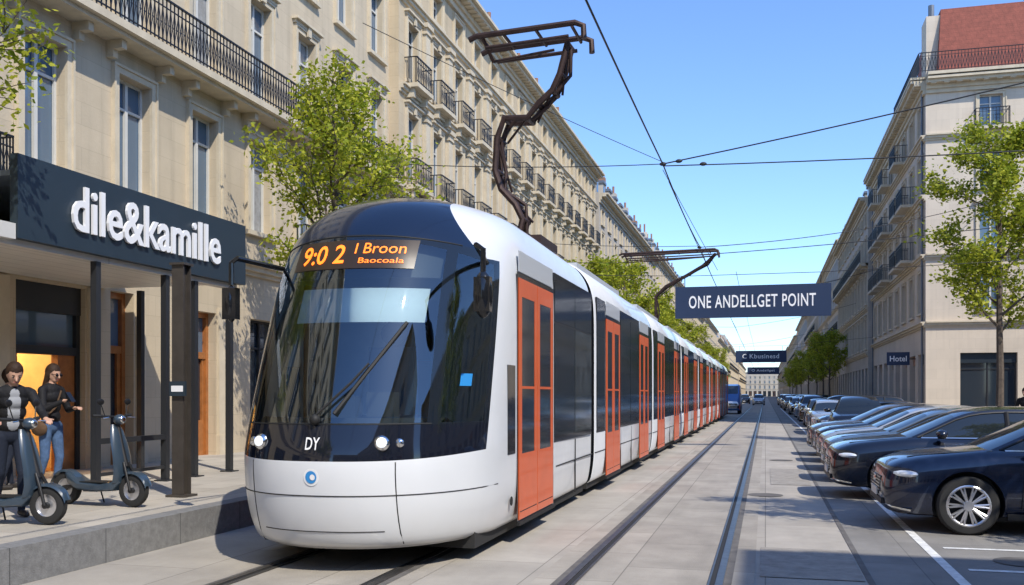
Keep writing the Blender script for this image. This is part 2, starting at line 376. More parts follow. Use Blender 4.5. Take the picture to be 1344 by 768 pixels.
# --- right row : corner building with two faces
bE=empty('corner_building'); mb=MB()
XR=7.8; YE=51.7
L=frame((XR,YE,0),(0,1,0),(-1,0,0)); ln=24; n=8; sp=ln/n; ctr=[sp*(k+.5) for k in range(n)]
fl=[(5.9,8.0,False),(9.0,11.0,True),(12.0,13.9,False),(15.0,16.6,False)]
g=shops(ctr,2.0,3.8,.12)
facade(mb,L,0,ln,17.6,ctr,1.25,fl,STONER,base=.12,gf=g,belts=(5.1,8.5,11.5,14.5),balsp=.3,orn=False,dent=.6,detail=2)
for k in (1,2,4,5,6): 
    c=ctr[k]
    for z in (8.95,11.95) if k%2 else (8.95,11.95,14.95):
        mb.lbox(L,c-1.2,c+1.2,z-.15,z,0,.75,TRIM); railing(mb,L,c-1.15,c+1.15,z,.95,.7,.2,False,True)
fill_shops(mb,L,g,STONER)
L2=frame((XR,YE,0),(1,0,0),(0,-1,0)); ctr2=[3.0,5.6,8.2,10.8,13.4,16]
g2=[(1.6,4.2,.12,3.8),(6,9,.12,3.8),(10.5,14,.12,3.8)]
facade(mb,L2,0,18.5,17.6,ctr2,1.05,fl,STONER,base=.12,gf=g2,belts=(5.1,8.5,14.5),eachbal=(14.95,),balsp=.15,orn=False,dent=.6)
fill_shops(mb,L2,g2,STONER)
mb.box(XR+.43,XR+18.5,YE+.43,YE+ln,0,17.58,STONER)
mb.lbox(L2,0,18.5,17.6,17.75,-.8,.75,TRIM); railing(mb,L2,-.4,18.4,17.75,1.0,.6,.15,True,False); railing(mb,L,-.5,9,17.75,1.0,.4,.15,False,False)
mb.lbox(L,.0,ln,17.6,17.74,-.8,.72,TRIM)
mb.box(XR+.9,XR+18,YE+1.0,YE+9,17.6,18.2,STONER)
mb.hexa([(XR+.7,YE+.8,18.0),(XR+18,YE+.8,18.0),(XR+18,YE+9,18.0),(XR+.7,YE+9,18.0),(XR+.95,YE+1.5,21.6),(XR+18,YE+1.5,21.6),(XR+18,YE+8.5,21.6),(XR+.95,YE+8.5,21.6)],REDROOF)
for k in range(2): mb.box(XR+1.4+k*.02,XR+2.1,YE+9+k*8,YE+10.4+k*8,17.6,21.0+R()*.8,STONER); mb.tube([(XR+1.7,YE+9.6+k*8,21.0),(XR+1.7,YE+9.6+k*8,22.3)],.13,TERRA,6)
mb.hexa([(XR+.9,YE+9,17.6),(XR+18,YE+9,17.6),(XR+18,YE+ln,17.6),(XR+.9,YE+ln,17.6),(XR+2.4,YE+9.3,19.0),(XR+17,YE+9.3,19.0),(XR+17,YE+ln,19.0),(XR+2.4,YE+ln,19.0)],ZINC)
mb.box(XR+.25,XR+.95,YE+1.5,YE+3,17.6,21.3,STONER); mb.tube([(XR+.6,YE+2.2,21.3),(XR+.6,YE+2.2,22.1)],.15,ZINC,8)
for s in (.5,23.5): 
    p=L(s,0,.1); mb.tube([(p[0],p[1],.2),(p[0],p[1],17)],.06,ZINC,6)
mb.build('walls_and_windows',bE)
y=YE+ln+.2
specs=[(30,16.6,STONEC,2.7,False),(46,18.2,STONEB,3.0,True),(40,16.5,STONER,3.2,False),(60,18,STONER,3.6,True),(90,16.8,STONEC,4,False),(120,18.3,STONEB,4,False),(150,17,STONER,4,False)]
for i,(ln,top,w,sp0,sh) in enumerate(specs):
    b=empty('apartment_building'); mb=MB(); L=frame((XR+(-.35,.1,0,.2,0,.2,0)[i],y,0),(0,1,0),(-1,0,0)); n=int(ln/sp0); sp=ln/n; ctr=[sp*(k+.5) for k in range(n)]
    g=shops(ctr,2.0 if i else 1.7,3.7,.12)
    facade(mb,L,0,ln,top,ctr,1.15,[(5.2,7.4,True),(8.6,10.7,True),(11.7,13.6,False),(14.5,top-1.1,False)],w,base=.12,gf=g,belts=(4.6,8.0,11.3),fulbal=(8.5,) if i%2 else (11.6,),balsp=.3,orn=False,dent=.6 if i<1 else 0,detail=2 if i<2 else 1,shut=sh)
    fill_shops(mb,L,g,w); body(mb,L,0,ln,top,12,w); mansard(mb,L,0,ln,top,1.8,ctr if i<2 else [],12,chim=7,wall=w,dormer=i<2)
    mb.build('walls_and_windows',b); y+=ln+.3
# --- buildings outside the frame (behind / beside the camera) and at the far end
def rearblock(o,S,N,ln,top,w,z0=.12):
    b=empty('apartment_building'); mb=MB(); L=frame(o,S,N); n=int(ln/3); sp=ln/n; ctr=[sp*(k+.5) for k in range(n)]
    g=shops(ctr,2,3.6,z0)
    facade(mb,L,0,ln,top,ctr,1.1,[(5,7.2,True),(8.4,10.4,True)]+([(11.6,13.2,False)] if top>14 else []),w,base=z0,gf=g,belts=(4.4,7.9),balsp=.4,orn=False,dent=0,detail=1)
    fill_shops(mb,L,g,w); body(mb,L,0,ln,top,10,w); mb.build('walls_and_windows',b)
rearblock((10.9,-42,0),(0,1,0),(-1,0,0),43.2,16,STONER)
rearblock((21,4,0),(0,1,0),(-1,0,0),44,12.5,STONEC)
rearblock((-12,-44,0),(1,0,0),(0,1,0),30,15,STONEB)
rearblock((-14,640,0),(1,0,0),(0,-1,0),30,16,STONEC)

# ------------------------------------------------------------------ ground
PARK=mk('parking_paving',(.25,.238,.22),.88,var=.22,scale=1.0,bump=.35,bscale=70,blocks=(3.,1.5,'floor',.6),stain=.35)
CONC=mk('concrete_slabs',(.40,.365,.315),.85,var=.18,scale=.9,bump=.3,bscale=60,blocks=(2.4,1.1,'floor',.5),stain=.3)
CONC2=mk('track_concrete',(.37,.335,.285),.85,var=.2,scale=1.3,bump=.35,bscale=60,blocks=(1.6,1.35,'floor',.5),stain=.45)
PAVE=mk('pavement_stone',(.43,.39,.33),.85,var=.15,scale=1.0,bump=.3,bscale=50,blocks=(1.0,.6,'floor',.55),stain=.2)
KERB=mk('kerb_granite',(.20,.20,.20),.8,var=.25,scale=14,bump=.35,bscale=60,blocks=(1.3,5.,'floor',.4))
STEEL=mk('rail_steel',(.20,.19,.18),.42,metal=.9,var=.3,scale=8)
GROOVE=mk('rail_groove',(.02,.02,.02),.8)
RUBBER=mk('rail_edging',(.13,.12,.11),.85,var=.35,scale=3)
PAINT=mk('road_paint',(.72,.72,.70),.7,var=.3,scale=9)
BASE=mk('ground_base',(.16,.16,.15),.95,var=.2,scale=.2)
def sheet(name,rects,mat):
    m=MB()
    for (x0,x1,y0,y1,z) in rects: m.face([(x0,y0,z),(x1,y0,z),(x1,y1,z),(x0,y1,z)],mat)
    return m.build(name)
sheet('ground',[(-3000,3000,-3000,3000,-.008)],BASE)
sheet('road',[(-6.6,.95,-60,900,0)],CONC)
sheet('parking_road',[(.95,6.55,-60,900,0)],PARK)
sheet('track_paving',[(-5.15,-3.15,-60,900,.004),(-2.1,-.1,-60,900,.004)],CONC2)
m=MB(); m.box(-13,-6.86,-60,900,-.2,.35,PAVE); m.build('pavement')
m=MB(); m.box(-6.86,-6.6,-60,900,-.2,.356,KERB); m.build('kerb')
m=MB(); m.box(6.75,30,-60,900,-.2,.12,PAVE); m.build('pavement')
m=MB(); m.box(6.55,6.75,-60,900,-.2,.125,KERB); m.build('kerb')
m=MB()
for xc in (-4.15,-1.1):
    for sg in (-1,1):
        x=xc+sg*.69
        m.face([(x-.11,-60,.008),(x+.11,-60,.008),(x+.11,900,.008),(x-.11,900,.008)],RUBBER)
        m.box(x-.035,x+.035,-60,900,-.02,.022,STEEL)
        g=x-sg*.062
        m.face([(g-.022,-60,.012),(g+.022,-60,.012),(g+.022,900,.012),(g-.022,900,.012)],GROOVE)
        g=x-sg*.094; m.box(g-.009,g+.009,-60,900,-.02,.017,STEEL)
m.build('tram_rails')
m=MB()
def pl(x0,x1,y0,y1,z=.005): m.face([(x0,y0,z),(x1,y0,z),(x1,y1,z),(x0,y1,z)],PAINT)
pl(1.72,1.82,6,120)
for yb in (8.9,10.3,11.7,15.6,19.1,22,24.8,27.7,30.6): pl(1.95,6.3,yb-.05,yb+.05)
m.build('road_markings')
m=MB(); m.box(.92,.98,-40,300,-.02,.006,RUBBER)
for (x,yy) in ((-.0,17.),(2.6,10.9),(.4,26)): m.lathe((x,yy,.009),[(.3,0),(.001,0)],RUBBER,24,'z')
m.build('drain_covers')
PATCH=mk('paving_patch',(.30,.275,.24),.9,var=.3,scale=5,bump=.3)
sheet('paving_patch',[(-.05,.9,9.4,11.2,.0075),(.1,.85,19,23,.0075)],PATCH)

# ------------------------------------------------------------------ canopy with shop sign
cn=empty('shop_canopy'); m=MB()
xs=-9.2
m.box(xs-.12,xs,10.1,15.6,3.74,4.82,SIGNM)
m.box(-12.19,xs-.121,8.1,15.58,3.76,3.9,SOFFIT)
m.box(-12.19,xs-.121,15.45,15.58,3.901,4.8,SIGNM)
m.box(-12.19,xs-.121,10.12,15.44,4.55,4.62,ZINC)
m.box(xs-.3,xs-.121,8.1,15.5,3.66,3.758,SOFFIT); m.box(xs-.121,xs-.02,8.1,10.09,3.72,3.92,SOFFIT)
for (x,yy) in ((-9.35,11.75),(-9.35,13.4),(-9.35,14.2),(-9.35,15.3),(-11.2,15.3)): m.box(x-.05,x+.05,yy-.05,yy+.05,.35,3.66,FRAMED); m.box(x-.12,x+.12,yy-.12,yy+.12,.35,.37,FRAMED)
m.box(-9.39,-9.31,11.8,13.35,1.02,1.1,FRAMED); m.box(-9.38,-9.32,11.8,13.35,.55,.6,FRAMED)
m.build('canopy_frame',cn)
m=MB(); text_to(m,'dile&kamille',lambda u,v,e:(xs+.01+e,11.05+u,3.99+v),3.66,.64,LETTER,bold=.012,extr=.04,space=1.02)
m.build('sign_lettering',cn)
DKM=mk('bronze_steel',(.09,.078,.068),.45,metal=.5,var=.2,scale=4)
m=MB(); x,yy=-7.7,11.4
m.box(x-.09,x+.09,yy-.09,yy-.07,.35,3.5,DKM); m.box(x-.09,x+.09,yy+.07,yy+.09,.35,3.5,DKM); m.box(x-.03,x+.03,yy-.07,yy+.07,.35,3.5,DKM)
m.box(x-.15,x+.15,yy-.15,yy+.15,.35,.38,DKM); m.box(x-.11,x+.11,yy-.12,yy+.12,3.5,3.53,DKM)
m.box(x-.1,x+.14,yy-.13,yy-.092,1.72,1.92,SIGNM); m.box(x-.07,x+.11,yy-.134,yy-.131,1.78,1.86,LETTER)
m.build('steel_post')

# ------------------------------------------------------------------ tram
TZ=1.065
tram=empty('tram',(-4.17,8.25,0)); tram.scale=(1.02,1,TZ)
keys=[(.22,.30,1.22),(.30,.16,1.29),(.6,.05,1.34),(1.0,0,1.35),(1.3,.07,1.35),(1.8,.27,1.35),(2.4,.54,1.35),(2.9,.80,1.345),(3.2,1.0,1.32),(3.42,1.22,1.25),(3.6,1.5,1.12),(3.72,1.85,.95),(3.8,2.2,.7),(3.84,2.5,.35),(3.85,2.7,0)]
K=catmull(keys,5); K[:,2]=np.clip(K[:,2],0,1.352)
E=2.2; LD=1.9; YE2=4.6
def rowpts(z,n,w):
    pts=[]
    for k in range(6): pts.append((-w,YE2-(YE2-n-LD)*k/6,z))
    M=56
    for k in range(M+1):
        ph=-math.pi/2+math.pi*k/M; sx=math.sin(ph); cx=abs(math.cos(ph))
        pts.append((w*math.copysign(abs(sx)**(2/E),sx),n+LD*(1-cx**(2/E)),z))
    for k in range(5,-1,-1): pts.append((w,YE2-(YE2-n-LD)*k/6,z))
    return pts
def NW(z): return float(np.interp(z,K[:,0],K[:,1])),float(np.interp(z,K[:,0],K[:,2]))
def S(x,z,off=0.0):
    n,w=NW(z); q=min(abs(x)/w,1)
    y=n+LD*(1-max(0,1-q**E)**(1/E)); 
    e=.01; n2,w2=NW(z+e); y2=n2+LD*(1-max(0,1-min(abs(x)/w2,1)**E)**(1/E)); dz=(y2-y)/e
    q2=min((abs(x)+e)/w,1); y3=n+LD*(1-max(0,1-q2**E)**(1/E)); dx=(y3-y)/e*(1 if x>=0 else -1)
    nv=Vector((dx,-1,dz)).normalized(); 
    return Vector((x,y,z))+nv*off
nm=bpy.data.materials.new('tram_nose_livery'); N,Lk=nodes_of(nm); bs=N['Principled BSDF']
tc=N.new('ShaderNodeTexCoord'); sp_=N.new('ShaderNodeSeparateXYZ'); Lk.new(tc.outputs['Object'],sp_.inputs[0])
def M_(op,a,b=None):
    x=N.new('ShaderNodeMath'); x.operation=op
    for i,q in enumerate((a,b)):
        if q is None: continue
        if isinstance(q,(int,float)): x.inputs[i].default_value=q
        else: Lk.new(q,x.inputs[i])
    return x.outputs[0]
X_,Y_,Z_=sp_.outputs
ax=M_('ABSOLUTE',X_)
zt=M_('ADD',3.04,M_('MULTIPLY',M_('MAXIMUM',M_('SUBTRACT',1.17,ax),0),1.3))
ybl=M_('ADD',1.35,M_('MULTIPLY',M_('SUBTRACT',Z_,1.1),.36))
ybs=M_('ADD',ybl,M_('MULTIPLY',M_('GREATER_THAN',Z_,3.04),2.0))
dark=M_('MULTIPLY',M_('MULTIPLY',M_('GREATER_THAN',Z_,M_('ADD',1.04,M_('MULTIPLY',M_('POWER',ax,4.0),.02))),M_('LESS_THAN',Z_,zt)),M_('LESS_THAN',Y_,ybs))
cap=M_('GREATER_THAN',Z_,M_('SUBTRACT',3.22,M_('MULTIPLY',M_('POWER',ax,2.0),.08)))
low=M_('LESS_THAN',Z_,1.36)
def mixc(a,b,f):
    x=N.new('ShaderNodeMix'); x.data_type='RGBA'
    for k,q in (('A',a),('B',b)):
        if isinstance(q,tuple): x.inputs[k].default_value=(*q,1)
        else: Lk.new(q,x.inputs[k])
    Lk.new(f,x.inputs['Factor']); return x.outputs['Result']
c=mixc((.010,.014,.02),(.007,.014,.036),cap); c=mixc(c,(.008,.01,.018),low)
ns=N.new('ShaderNodeTexNoise'); ns.inputs['Scale'].default_value=2; ns.inputs['Detail'].default_value=6; Lk.new(tc.outputs['Object'],ns.inputs['Vector'])
gr=N.new('ShaderNodeMapRange'); gr.inputs['From Min'].default_value=.75; gr.inputs['From Max'].default_value=.22; Lk.new(Z_,gr.inputs['Value'])
wh=mixc((.66,.68,.70),(.74,.755,.775),ns.outputs['Fac'])
wh=mixc(wh,(.42,.40,.37),M_('MULTIPLY',M_('MULTIPLY',gr.outputs[0],ns.outputs['Fac']),.8))
c=mixc(wh,c,dark); Lk.new(c,bs.inputs['Base Color'])
rr=M_('ADD',M_('MULTIPLY',dark,-.2),M_('ADD',.26,M_('MULTIPLY',M_('MULTIPLY',dark,cap),.1))); Lk.new(rr,bs.inputs['Roughness'])
bs.inputs['Coat Weight'].default_value=.3; bs.inputs['Specular IOR Level'].default_value=.6
pil=M_('GREATER_THAN',M_('ABSOLUTE',M_('SUBTRACT',ax,M_('ADD',1.0,M_('MULTIPLY',M_('SUBTRACT',Z_,1.1),-.03)))),.045)
gz=M_('MULTIPLY',M_('MULTIPLY',M_('GREATER_THAN',Z_,1.38),M_('LESS_THAN',Z_,M_('SUBTRACT',3.17,M_('MULTIPLY',M_('POWER',ax,2.0),.12)))),M_('LESS_THAN',Y_,M_('SUBTRACT',ybl,.12)))
gmask=M_('MULTIPLY',M_('MULTIPLY',gz,pil),dark)
tb=N.new('ShaderNodeBsdfTransparent'); tb.inputs[0].default_value=(.62,.72,.74,1)
gl=N.new('ShaderNodeBsdfGlossy'); gl.inputs['Roughness'].default_value=.015; gl.inputs['Color'].default_value=(.9,.97,1,1)
fn=N.new('ShaderNodeFresnel'); fn.inputs['IOR'].default_value=1.55
ff=M_('MINIMUM',M_('ADD',M_('MULTIPLY',fn.outputs[0],1.4),.08),1.0)
g1=N.new('ShaderNodeMixShader'); Lk.new(ff,g1.inputs[0]); Lk.new(tb.outputs[0],g1.inputs[1]); Lk.new(gl.outputs[0],g1.inputs[2])
g2_=N.new('ShaderNodeMixShader'); Lk.new(gmask,g2_.inputs[0]); Lk.new(bs.outputs[0],g2_.inputs[1]); Lk.new(g1.outputs[0],g2_.inputs[2])
Lk.new(g2_.outputs[0],N['Material Output'].inputs['Surface'])
WHITE=mk('tram_white_paint',(.71,.725,.745),.26,coat=.3,var=.06,scale=1.5)
GREYP=mk('tram_grey_paint',(.50,.52,.54),.3,coat=.3)
BLK=mk('tram_black_gloss',(.01,.011,.014),.12,coat=.3)
TGL=mk('tram_glass',(.018,.026,.034),.09,spec=.75,bump=.03,bscale=1.6)
TGL2=mk('tram_glass_painted_lit',(.05,.06,.065),.07,spec=.75,var=.6,scale=3,bump=.03,bscale=1.6)  # opaque panes, interior brightness painted in as a paler mottled colour
ORG=mk('tram_door_orange',(.66,.115,.03),.35,coat=.2,var=.08,scale=3)
RUB=mk('black_rubber',(.012,.012,.012),.65)
CHR=mk('chrome',(.7,.7,.7),.12,metal=1)
HL=mk('headlight_lens',(.8,.85,.9),.08,emis=(.9,.95,1),es=.9)
LED=mk('led_orange',(.8,.2,.02),.5,emis=(1,.17,.012),es=2.0)
UND=mk('underframe',(.02,.02,.02),.8)
DASH=mk('cab_dashboard',(.05,.052,.058),.6); SEAT=mk('cab_seat',(.04,.07,.13),.8); CABW=mk('cab_wall',(.45,.46,.47),.6,var=.1); BLIND=mk('sun_blind',(.8,.83,.85),.7,var=.05)
m=MB(); m.grid([rowpts(*k) for k in K],nm)
m.face([p for p in rowpts(*K[0])],UND)
nose=m.build('nose_shell',tram,sharp=50)
m=MB()
m.box(-.85,.85,.6,1.7,.75,.95,UND); m.box(-1.25,1.25,1.7,4.6,.75,.95,UND)
m.grid([[(x,max(S(x,1.0).y+.12,.1)+dy,z) for x in np.linspace(-1.0,1.0,16)] for dy,z in ((0.12,.98),(.12,1.36),(.3,1.42),(.62,1.36),(.7,.98))],DASH,False)
m.box(-.35,.0,1.0,1.2,1.4,1.62,DASH); m.box(.15,.45,.95,1.1,1.42,1.66,DASH)
m.box(-1.22,-.3,2.6,2.66,.95,3.1,CABW); m.box(.35,1.22,2.6,2.66,.95,3.1,CABW); m.box(-.3,.35,2.6,2.66,2.7,3.1,CABW)
m.box(-.28,.28,1.55,2.05,1.25,1.42,SEAT); m.box(-.27,.27,2.0,2.14,1.42,2.15,SEAT); m.ell((0,2.08,2.3),(.16,.07,.13),SEAT)
for sg in (-1,1):
    for k in range(4): m.box(sg*.75-.22,sg*.75+.22,3.2+k*1.0,3.3+k*1.0,1.2,2.1,ORG); m.box(sg*.75-.22,sg*.75+.22,2.9+k,3.2+k,1.2,1.32,SEAT)
    m.tube([(sg*.6,2.9,.95),(sg*.6,2.9,3.1)],.018,LETTER,8)
m.grid([[S(x,z,-.05) for x in np.linspace(-.5,.84,20)] for z in (2.34,2.5,2.68)],BLIND)
m.grid([[S(x,z,-.1) for x in np.linspace(-.95,.95,20)] for z in (2.82,3.0,3.2)],DASH)
m.build('cab_interior',tram)
sec=[(4.6,7.45)]
yy=7.75
while yy<66: sec.append((yy,yy+8.3)); yy+=8.6
m=MB(); prof=[(-k[2],k[0]) for k in K]+[(k[2],k[0]) for k in K[::-1]]
for (a,b) in sec:
    rows=[[(x,y0,z) for (x,z) in prof] for y0 in ([a,b] if a==4.6 else [a+.0,a+.04,b-.04,b])]
    if a!=4.6:
        rows[0]=[(x*.985,a,z-.02 if z>2 else z) for (x,z) in prof]
    rows[-1]=[(x*.985,b,z-.02 if z>2 else z) for (x,z) in prof]
    m.grid(rows,WHITE); 
    m.face(rows[-1],BLK); 
    if a!=4.6: m.face(list(reversed(rows[0])),BLK)
m.build('body_shell',tram,sharp=50)
m=MB()
for i,(a,b) in enumerate(sec[:-1]):
    for k in range(6):
        y0=b+.0+k*.05; m.grid([[(x*(.95 if k%2 else .90),y0,.2+(z-.2)*(.975 if k%2 else .95)) for (x,z) in prof],[(x*(.90 if k%2 else .95),y0+.05,.2+(z-.2)*(.95 if k%2 else .975)) for (x,z) in prof]],RUB,False)
m.build('gangway_bellows',tram)
m=MB(); mo=MB(); W=1.352
def door(y0,y1,sg):
    def bx(a,b,c,d,o0,o1,mat,M=mo):
        xa,xb=sorted((sg*(W+o0),sg*(W+o1))); M.box(xa,xb,a,b,c,d,mat)
    bx(y0-.06,y1+.06,.24,2.98,.0,.004,BLK,m)
    mid=(y0+y1)/2
    for (a,b) in ((y0,mid-.012),(mid+.012,y1)):
        bx(a,b,.26,.98,-.01,.014,ORG); bx(a,b,2.72,2.92,-.01,.014,ORG)
        bx(a,a+.13,.98,2.72,-.01,.014,ORG); bx(b-.13,b,.98,2.72,-.01,.014,ORG)
        bx(a+.13,b-.13,.98,2.72,-.01,.009,TGL)
        bx(a+.13,b-.13,1.7,1.73,.009,.012,ORG)
        bx(a+.03,b-.03,.34,.35,.014,.0155,RUB)
    bx(y0,y1,2.99,3.22,.0,.006,GREYP,m)
    bx(y0-.05,y1+.05,.20,.24,.0,.03,RUB,m)
for sg in (-1,1):
    def sb(a,b,c,d,o0,o1,mat):
        xa,xb=sorted((sg*(W+o0),sg*(W+o1))); m.box(xa,xb,a,b,c,d,mat)
    for i,(a,b) in enumerate(sec):
        if i==0: doors=[(2.52,4.35)]; segs=[(4.47,7.35)]; 
        else:
            doors=[(a+1.1,a+2.75),(a+5.85,a+7.5)] if i<8 else []
            segs=[(a+.1,a+1.0),(a+2.85,a+5.75),(a+7.6,b-.1)]
        for d_ in doors: door(d_[0],d_[1],sg)
        for (p,q) in segs:
            sb(p,q,1.02,3.2,-.02,.003,BLK)
            n=max(1,round((q-p)/1.3)); st=(q-p)/n
            for k in range(n):
                g_=random.choice([TGL,TGL,TGL2])
                sb(p+k*st+.03,p+(k+1)*st-.03,1.1,2.55,.0,.008,g_); sb(p+k*st+.03,p+(k+1)*st-.03,2.58,3.08,.0,.007,TGL)
        sb(max(a+.02,4.6),b-.02,.70,.712,-.02,.002,RUB)
        for yk in np.arange(max(a,4.6)+1.4,b-.5,1.55):
            if not any(d_[0]-.2<yk<d_[1]+.2 for d_ in doors): sb(yk,yk+.01,.24,1.0,-.02,.002,RUB)
    sb(2.05,2.38,1.0,1.95,-.02,.004,BLK)
m.build('side_windows',tram); mo.build('doors',tram)
m=MB()
def surf_line(pts,r,mat,off=0.0): m.tube([S(x,z,off) for x,z in pts],r,mat,6)
for sg in (-1,1):
    surf_line([(sg*.74,.27+t*.76) for t in np.linspace(0,1,8)],.006,RUB)
    p=S(sg*.62,1.2,.0); m.ell(p,(.085,.05,.075),CHR,16,8); p=S(sg*.62,1.2,.022); m.ell(p,(.058,.045,.052),HL,16,8)
    p=S(sg*.76,1.2,.0); m.ell(p,(.05,.03,.045),CHR,12,8)
surf_line([(x,.73) for x in np.linspace(-1.34,1.34,60)],.006,RUB)
surf_line([(x,.40) for x in np.linspace(-.62,.62,30)],.005,RUB)
surf_line([(x,3.2-.06*x*x) for x in np.linspace(-1.0,1.0,30)],.008,RUB)
surf_line([(x,1.37) for x in np.linspace(-.98,.98,30)],.006,RUB)
m.tube([S(.0,1.42,.05),S(.3,1.72,.07),S(.42,1.9,.05)],.014,RUB,6); m.ell(S(.0,1.40,.03),(.05,.05,.05),RUB)
m.tube([S(.18,1.45,.035),S(.68,2.3,.035)],.02,RUB,6)
for sg in (1,-1):
    xx=1.46 if sg>0 else -1.40; yy_=.72 if sg>0 else .95
    p=Vector((xx,yy_,2.56))
    m.ell(p,(.10,.08,.22) if sg>0 else (.07,.07,.19),BLK,14,10)
    m.box(xx-.08,xx+.08,yy_-.055,yy_+.04,2.4,2.72,BLK)
    a=S(sg*1.2,3.0,-.02); m.tube([a,Vector((xx-sg*.07,yy_,3.02)),Vector((xx,yy_,2.98)),Vector((xx,yy_,2.75))],.028,BLK,8)
m.tube([Vector((1.351,2.2,.5)),Vector((1.36,2.2,.5))],.05,RUB,12)
m.build('cab_details',tram)
m=MB()
text_to(m,'9:0 2',lambda u,v,e:S(-.56+u,2.90+v,.012),.52,.2,LED,bold=.012)
text_to(m,'I Broon',lambda u,v,e:S(.06+u,3.0+v,.012),.5,.11,LED); text_to(m,'Baocoala',lambda u,v,e:S(.12+u,2.90+v,.012),.44,.055,LED)
m.build('destination_display',tram)
m=MB(); DISP=mk('display_panel',(.035,.022,.014),.3)
rows=[[S(x,z,.006) for x in np.linspace(-.66,.66,24)] for z in (2.85,2.95,3.05,3.15)]; m.grid(rows,DISP); m.build('display_panel',tram)
m=MB(); text_to(m,'DY',lambda u,v,e:S(-.07+u,1.14+v,.01),.14,.11,LETTER,bold=.01)
BLUE=mk('logo_blue',(.03,.25,.6),.4)
for (r_,o_,mt_,dx_) in ((.078,.006,LETTER,0),(.056,.010,BLUE,0),(.026,.014,LETTER,.016)):
    m.face([S(dx_+r_*math.cos(t),.9+r_*math.sin(t),o_) for t in np.linspace(0,2*math.pi,25)[:-1]],mt_)
m.grid([[S(x,z,.006) for x in np.linspace(1.13,1.2,4)] for z in (1.72,1.84)],BLUE)
m.build('logos',tram)
m=MB()
for (a,b) in [(1.3,7.4)]+sec[1:]: m.box(-1.2,1.2,a,b,.12,.3,UND)
for (a,b) in [(2.0,7.4)]+sec[1::2]:
    for dy in (1.2,3.0):
        for sg in (-1,1): m.lathe((sg*.69,a+dy,.30),[(0.001,-.06),(.29,-.06),(.29,.06),(.001,.06)],STEEL,20,'y')
for (a,b) in sec[1:]:
    m.box(-.75,.75,a+1.5,b-1.5,3.84,3.95,GREYP)
m.build('underframe_and_roof_units',tram)
RUST=mk('pantograph_steel',(.05,.028,.023),.55,metal=.4,var=.4,scale=8)
def T_(x,y_,z): return ((x+4.17)/1.02,y_-8.25,z/TZ)
m=MB()
def panto(Y,arm,x0,x1,zt,thick=1,tilt=0):
    rails=((Y-.35,zt+.0),(Y+.35,zt+.02))
    for (yy_,z) in rails:
        m.tube([T_(x0-.02,yy_,z-.05),T_(x0+.1,yy_,z),T_(x1-.1,yy_,z+.06),T_(x1+.03,yy_,z),T_(x1+.04,yy_,z-.2)],.045*thick,RUST,8)
        m.tube([T_(x0+.25,yy_,z-.2),T_(x1-.2,yy_,z-.14)],.03*thick,RUST,6)
    for t in (.08,.3,.6,.92):
        x=x0+(x1-x0)*t; m.tube([T_(x,Y-.37,zt),T_(x,Y+.37,zt+.02)],.028*thick,RUST,6)
    m.tube([T_(x0+.2,Y-.35,zt-.02),T_(x0+.28,Y,zt-.3)],.03*thick,RUST,6); m.tube([T_(x0+.28,Y,zt-.3),T_(x1-.5,Y,zt-.2)],.022*thick,RUST,6)
    for dy,r,dx in ((-.15,.05,0),(.15,.05,0),(0,.03,.14)):
        m.tube([T_(x+dx*(1 if i%2 else .2),Y+dy,z) for i,(x,z) in enumerate(arm)],r*thick,RUST,8)
    for (x,z) in arm[:-1]: m.tube([T_(x,Y-.17,z),T_(x+.02,Y+.17,z)],.045*thick,RUST,8); 
    for i in range(0,len(arm)-2,2): m.tube([T_(arm[i][0],Y-.15,arm[i][1]),T_(arm[i+2][0]+.1,Y+.15,arm[i+2][1])],.02*thick,RUST,6)
    m.box((arm[-1][0]-.5+4.17)/1.02,(arm[-1][0]+.5+4.17)/1.02,Y-8.25-.6,Y-8.25+.6,3.8,3.92,RUST)
panto(14.7,[(-2.98,7.2),(-3.1,6.75),(-3.22,6.5),(-3.45,6.3),(-3.62,6.1),(-4.0,6.12),(-4.12,5.8),(-4.15,5.3),(-4.05,5.0),(-3.82,4.75),(-3.7,4.5),(-3.8,4.08)],-4.5,-2.72,7.38)
panto(38,[(-1.9,7.2),(-2.3,6.8),(-3.0,6.4),(-3.8,6.0),(-4.2,5.6),(-4.2,5.0),(-4.2,4.4),(-4.1,4.08)],-5.6,-1.8,7.3,.9)
m.build('pantographs',tram)

# ------------------------------------------------------------------ overhead wires
WIRE=mk('wire_black',(.02,.02,.022),.6)
m=MB()
def wire(p,q,sag=.2,r=.014,n=14):
    P=[]
    for i in range(n+1):
        t=i/n; v=Vector(p).lerp(Vector(q),t); v.z-=sag*4*t*(1-t); P.append(v)
    m.tube(P,r,WIRE,5,False)
def knob(p,r=.05): m.ell(p,(r*1.8,r,r),WIRE,8,6)
ys=[-30,0,24.2,38,60,85,115,150,200,260]
for a,b in zip(ys,ys[1:]):
    wire((-2.5,a,7.55),(-2.5,b,7.55),.12,.018); wire((-2.35,a,7.1),(-2.35,b,7.1),.03,.012) if a>=24 else None
    wire((-1.1,a,6.5),(-1.1,b,6.5),.1,.010) if a>=38 else None
for yw in (24.2,38,60,85,115,150,200):
    wire((-11.9 if yw>29 else -12.1,yw,8.3),(-2.5,yw,7.55),.15,.012)
    if yw>51: wire((-2.5,yw,7.55),(XR,yw,9.5),.25,.014)
wire((-2.5,24.2,7.55),(21,24.2,12.2),.3,.018); wire((-2.5,24.2,7.5),(21,24.2,7.7),.25,.016)
wire((-2.5,24.2,7.6),(-7.5,17,8.9),.05,.008)
wire((-2.5,38,7.5),(XR+3,51.6,11.3),.35,.016); wire((-2.5,38,7.2),(21,38,9.2),.3,.016)
wire((-2.5,24.2,7.4),(-1.4,29.5,5.5),.0,.008)
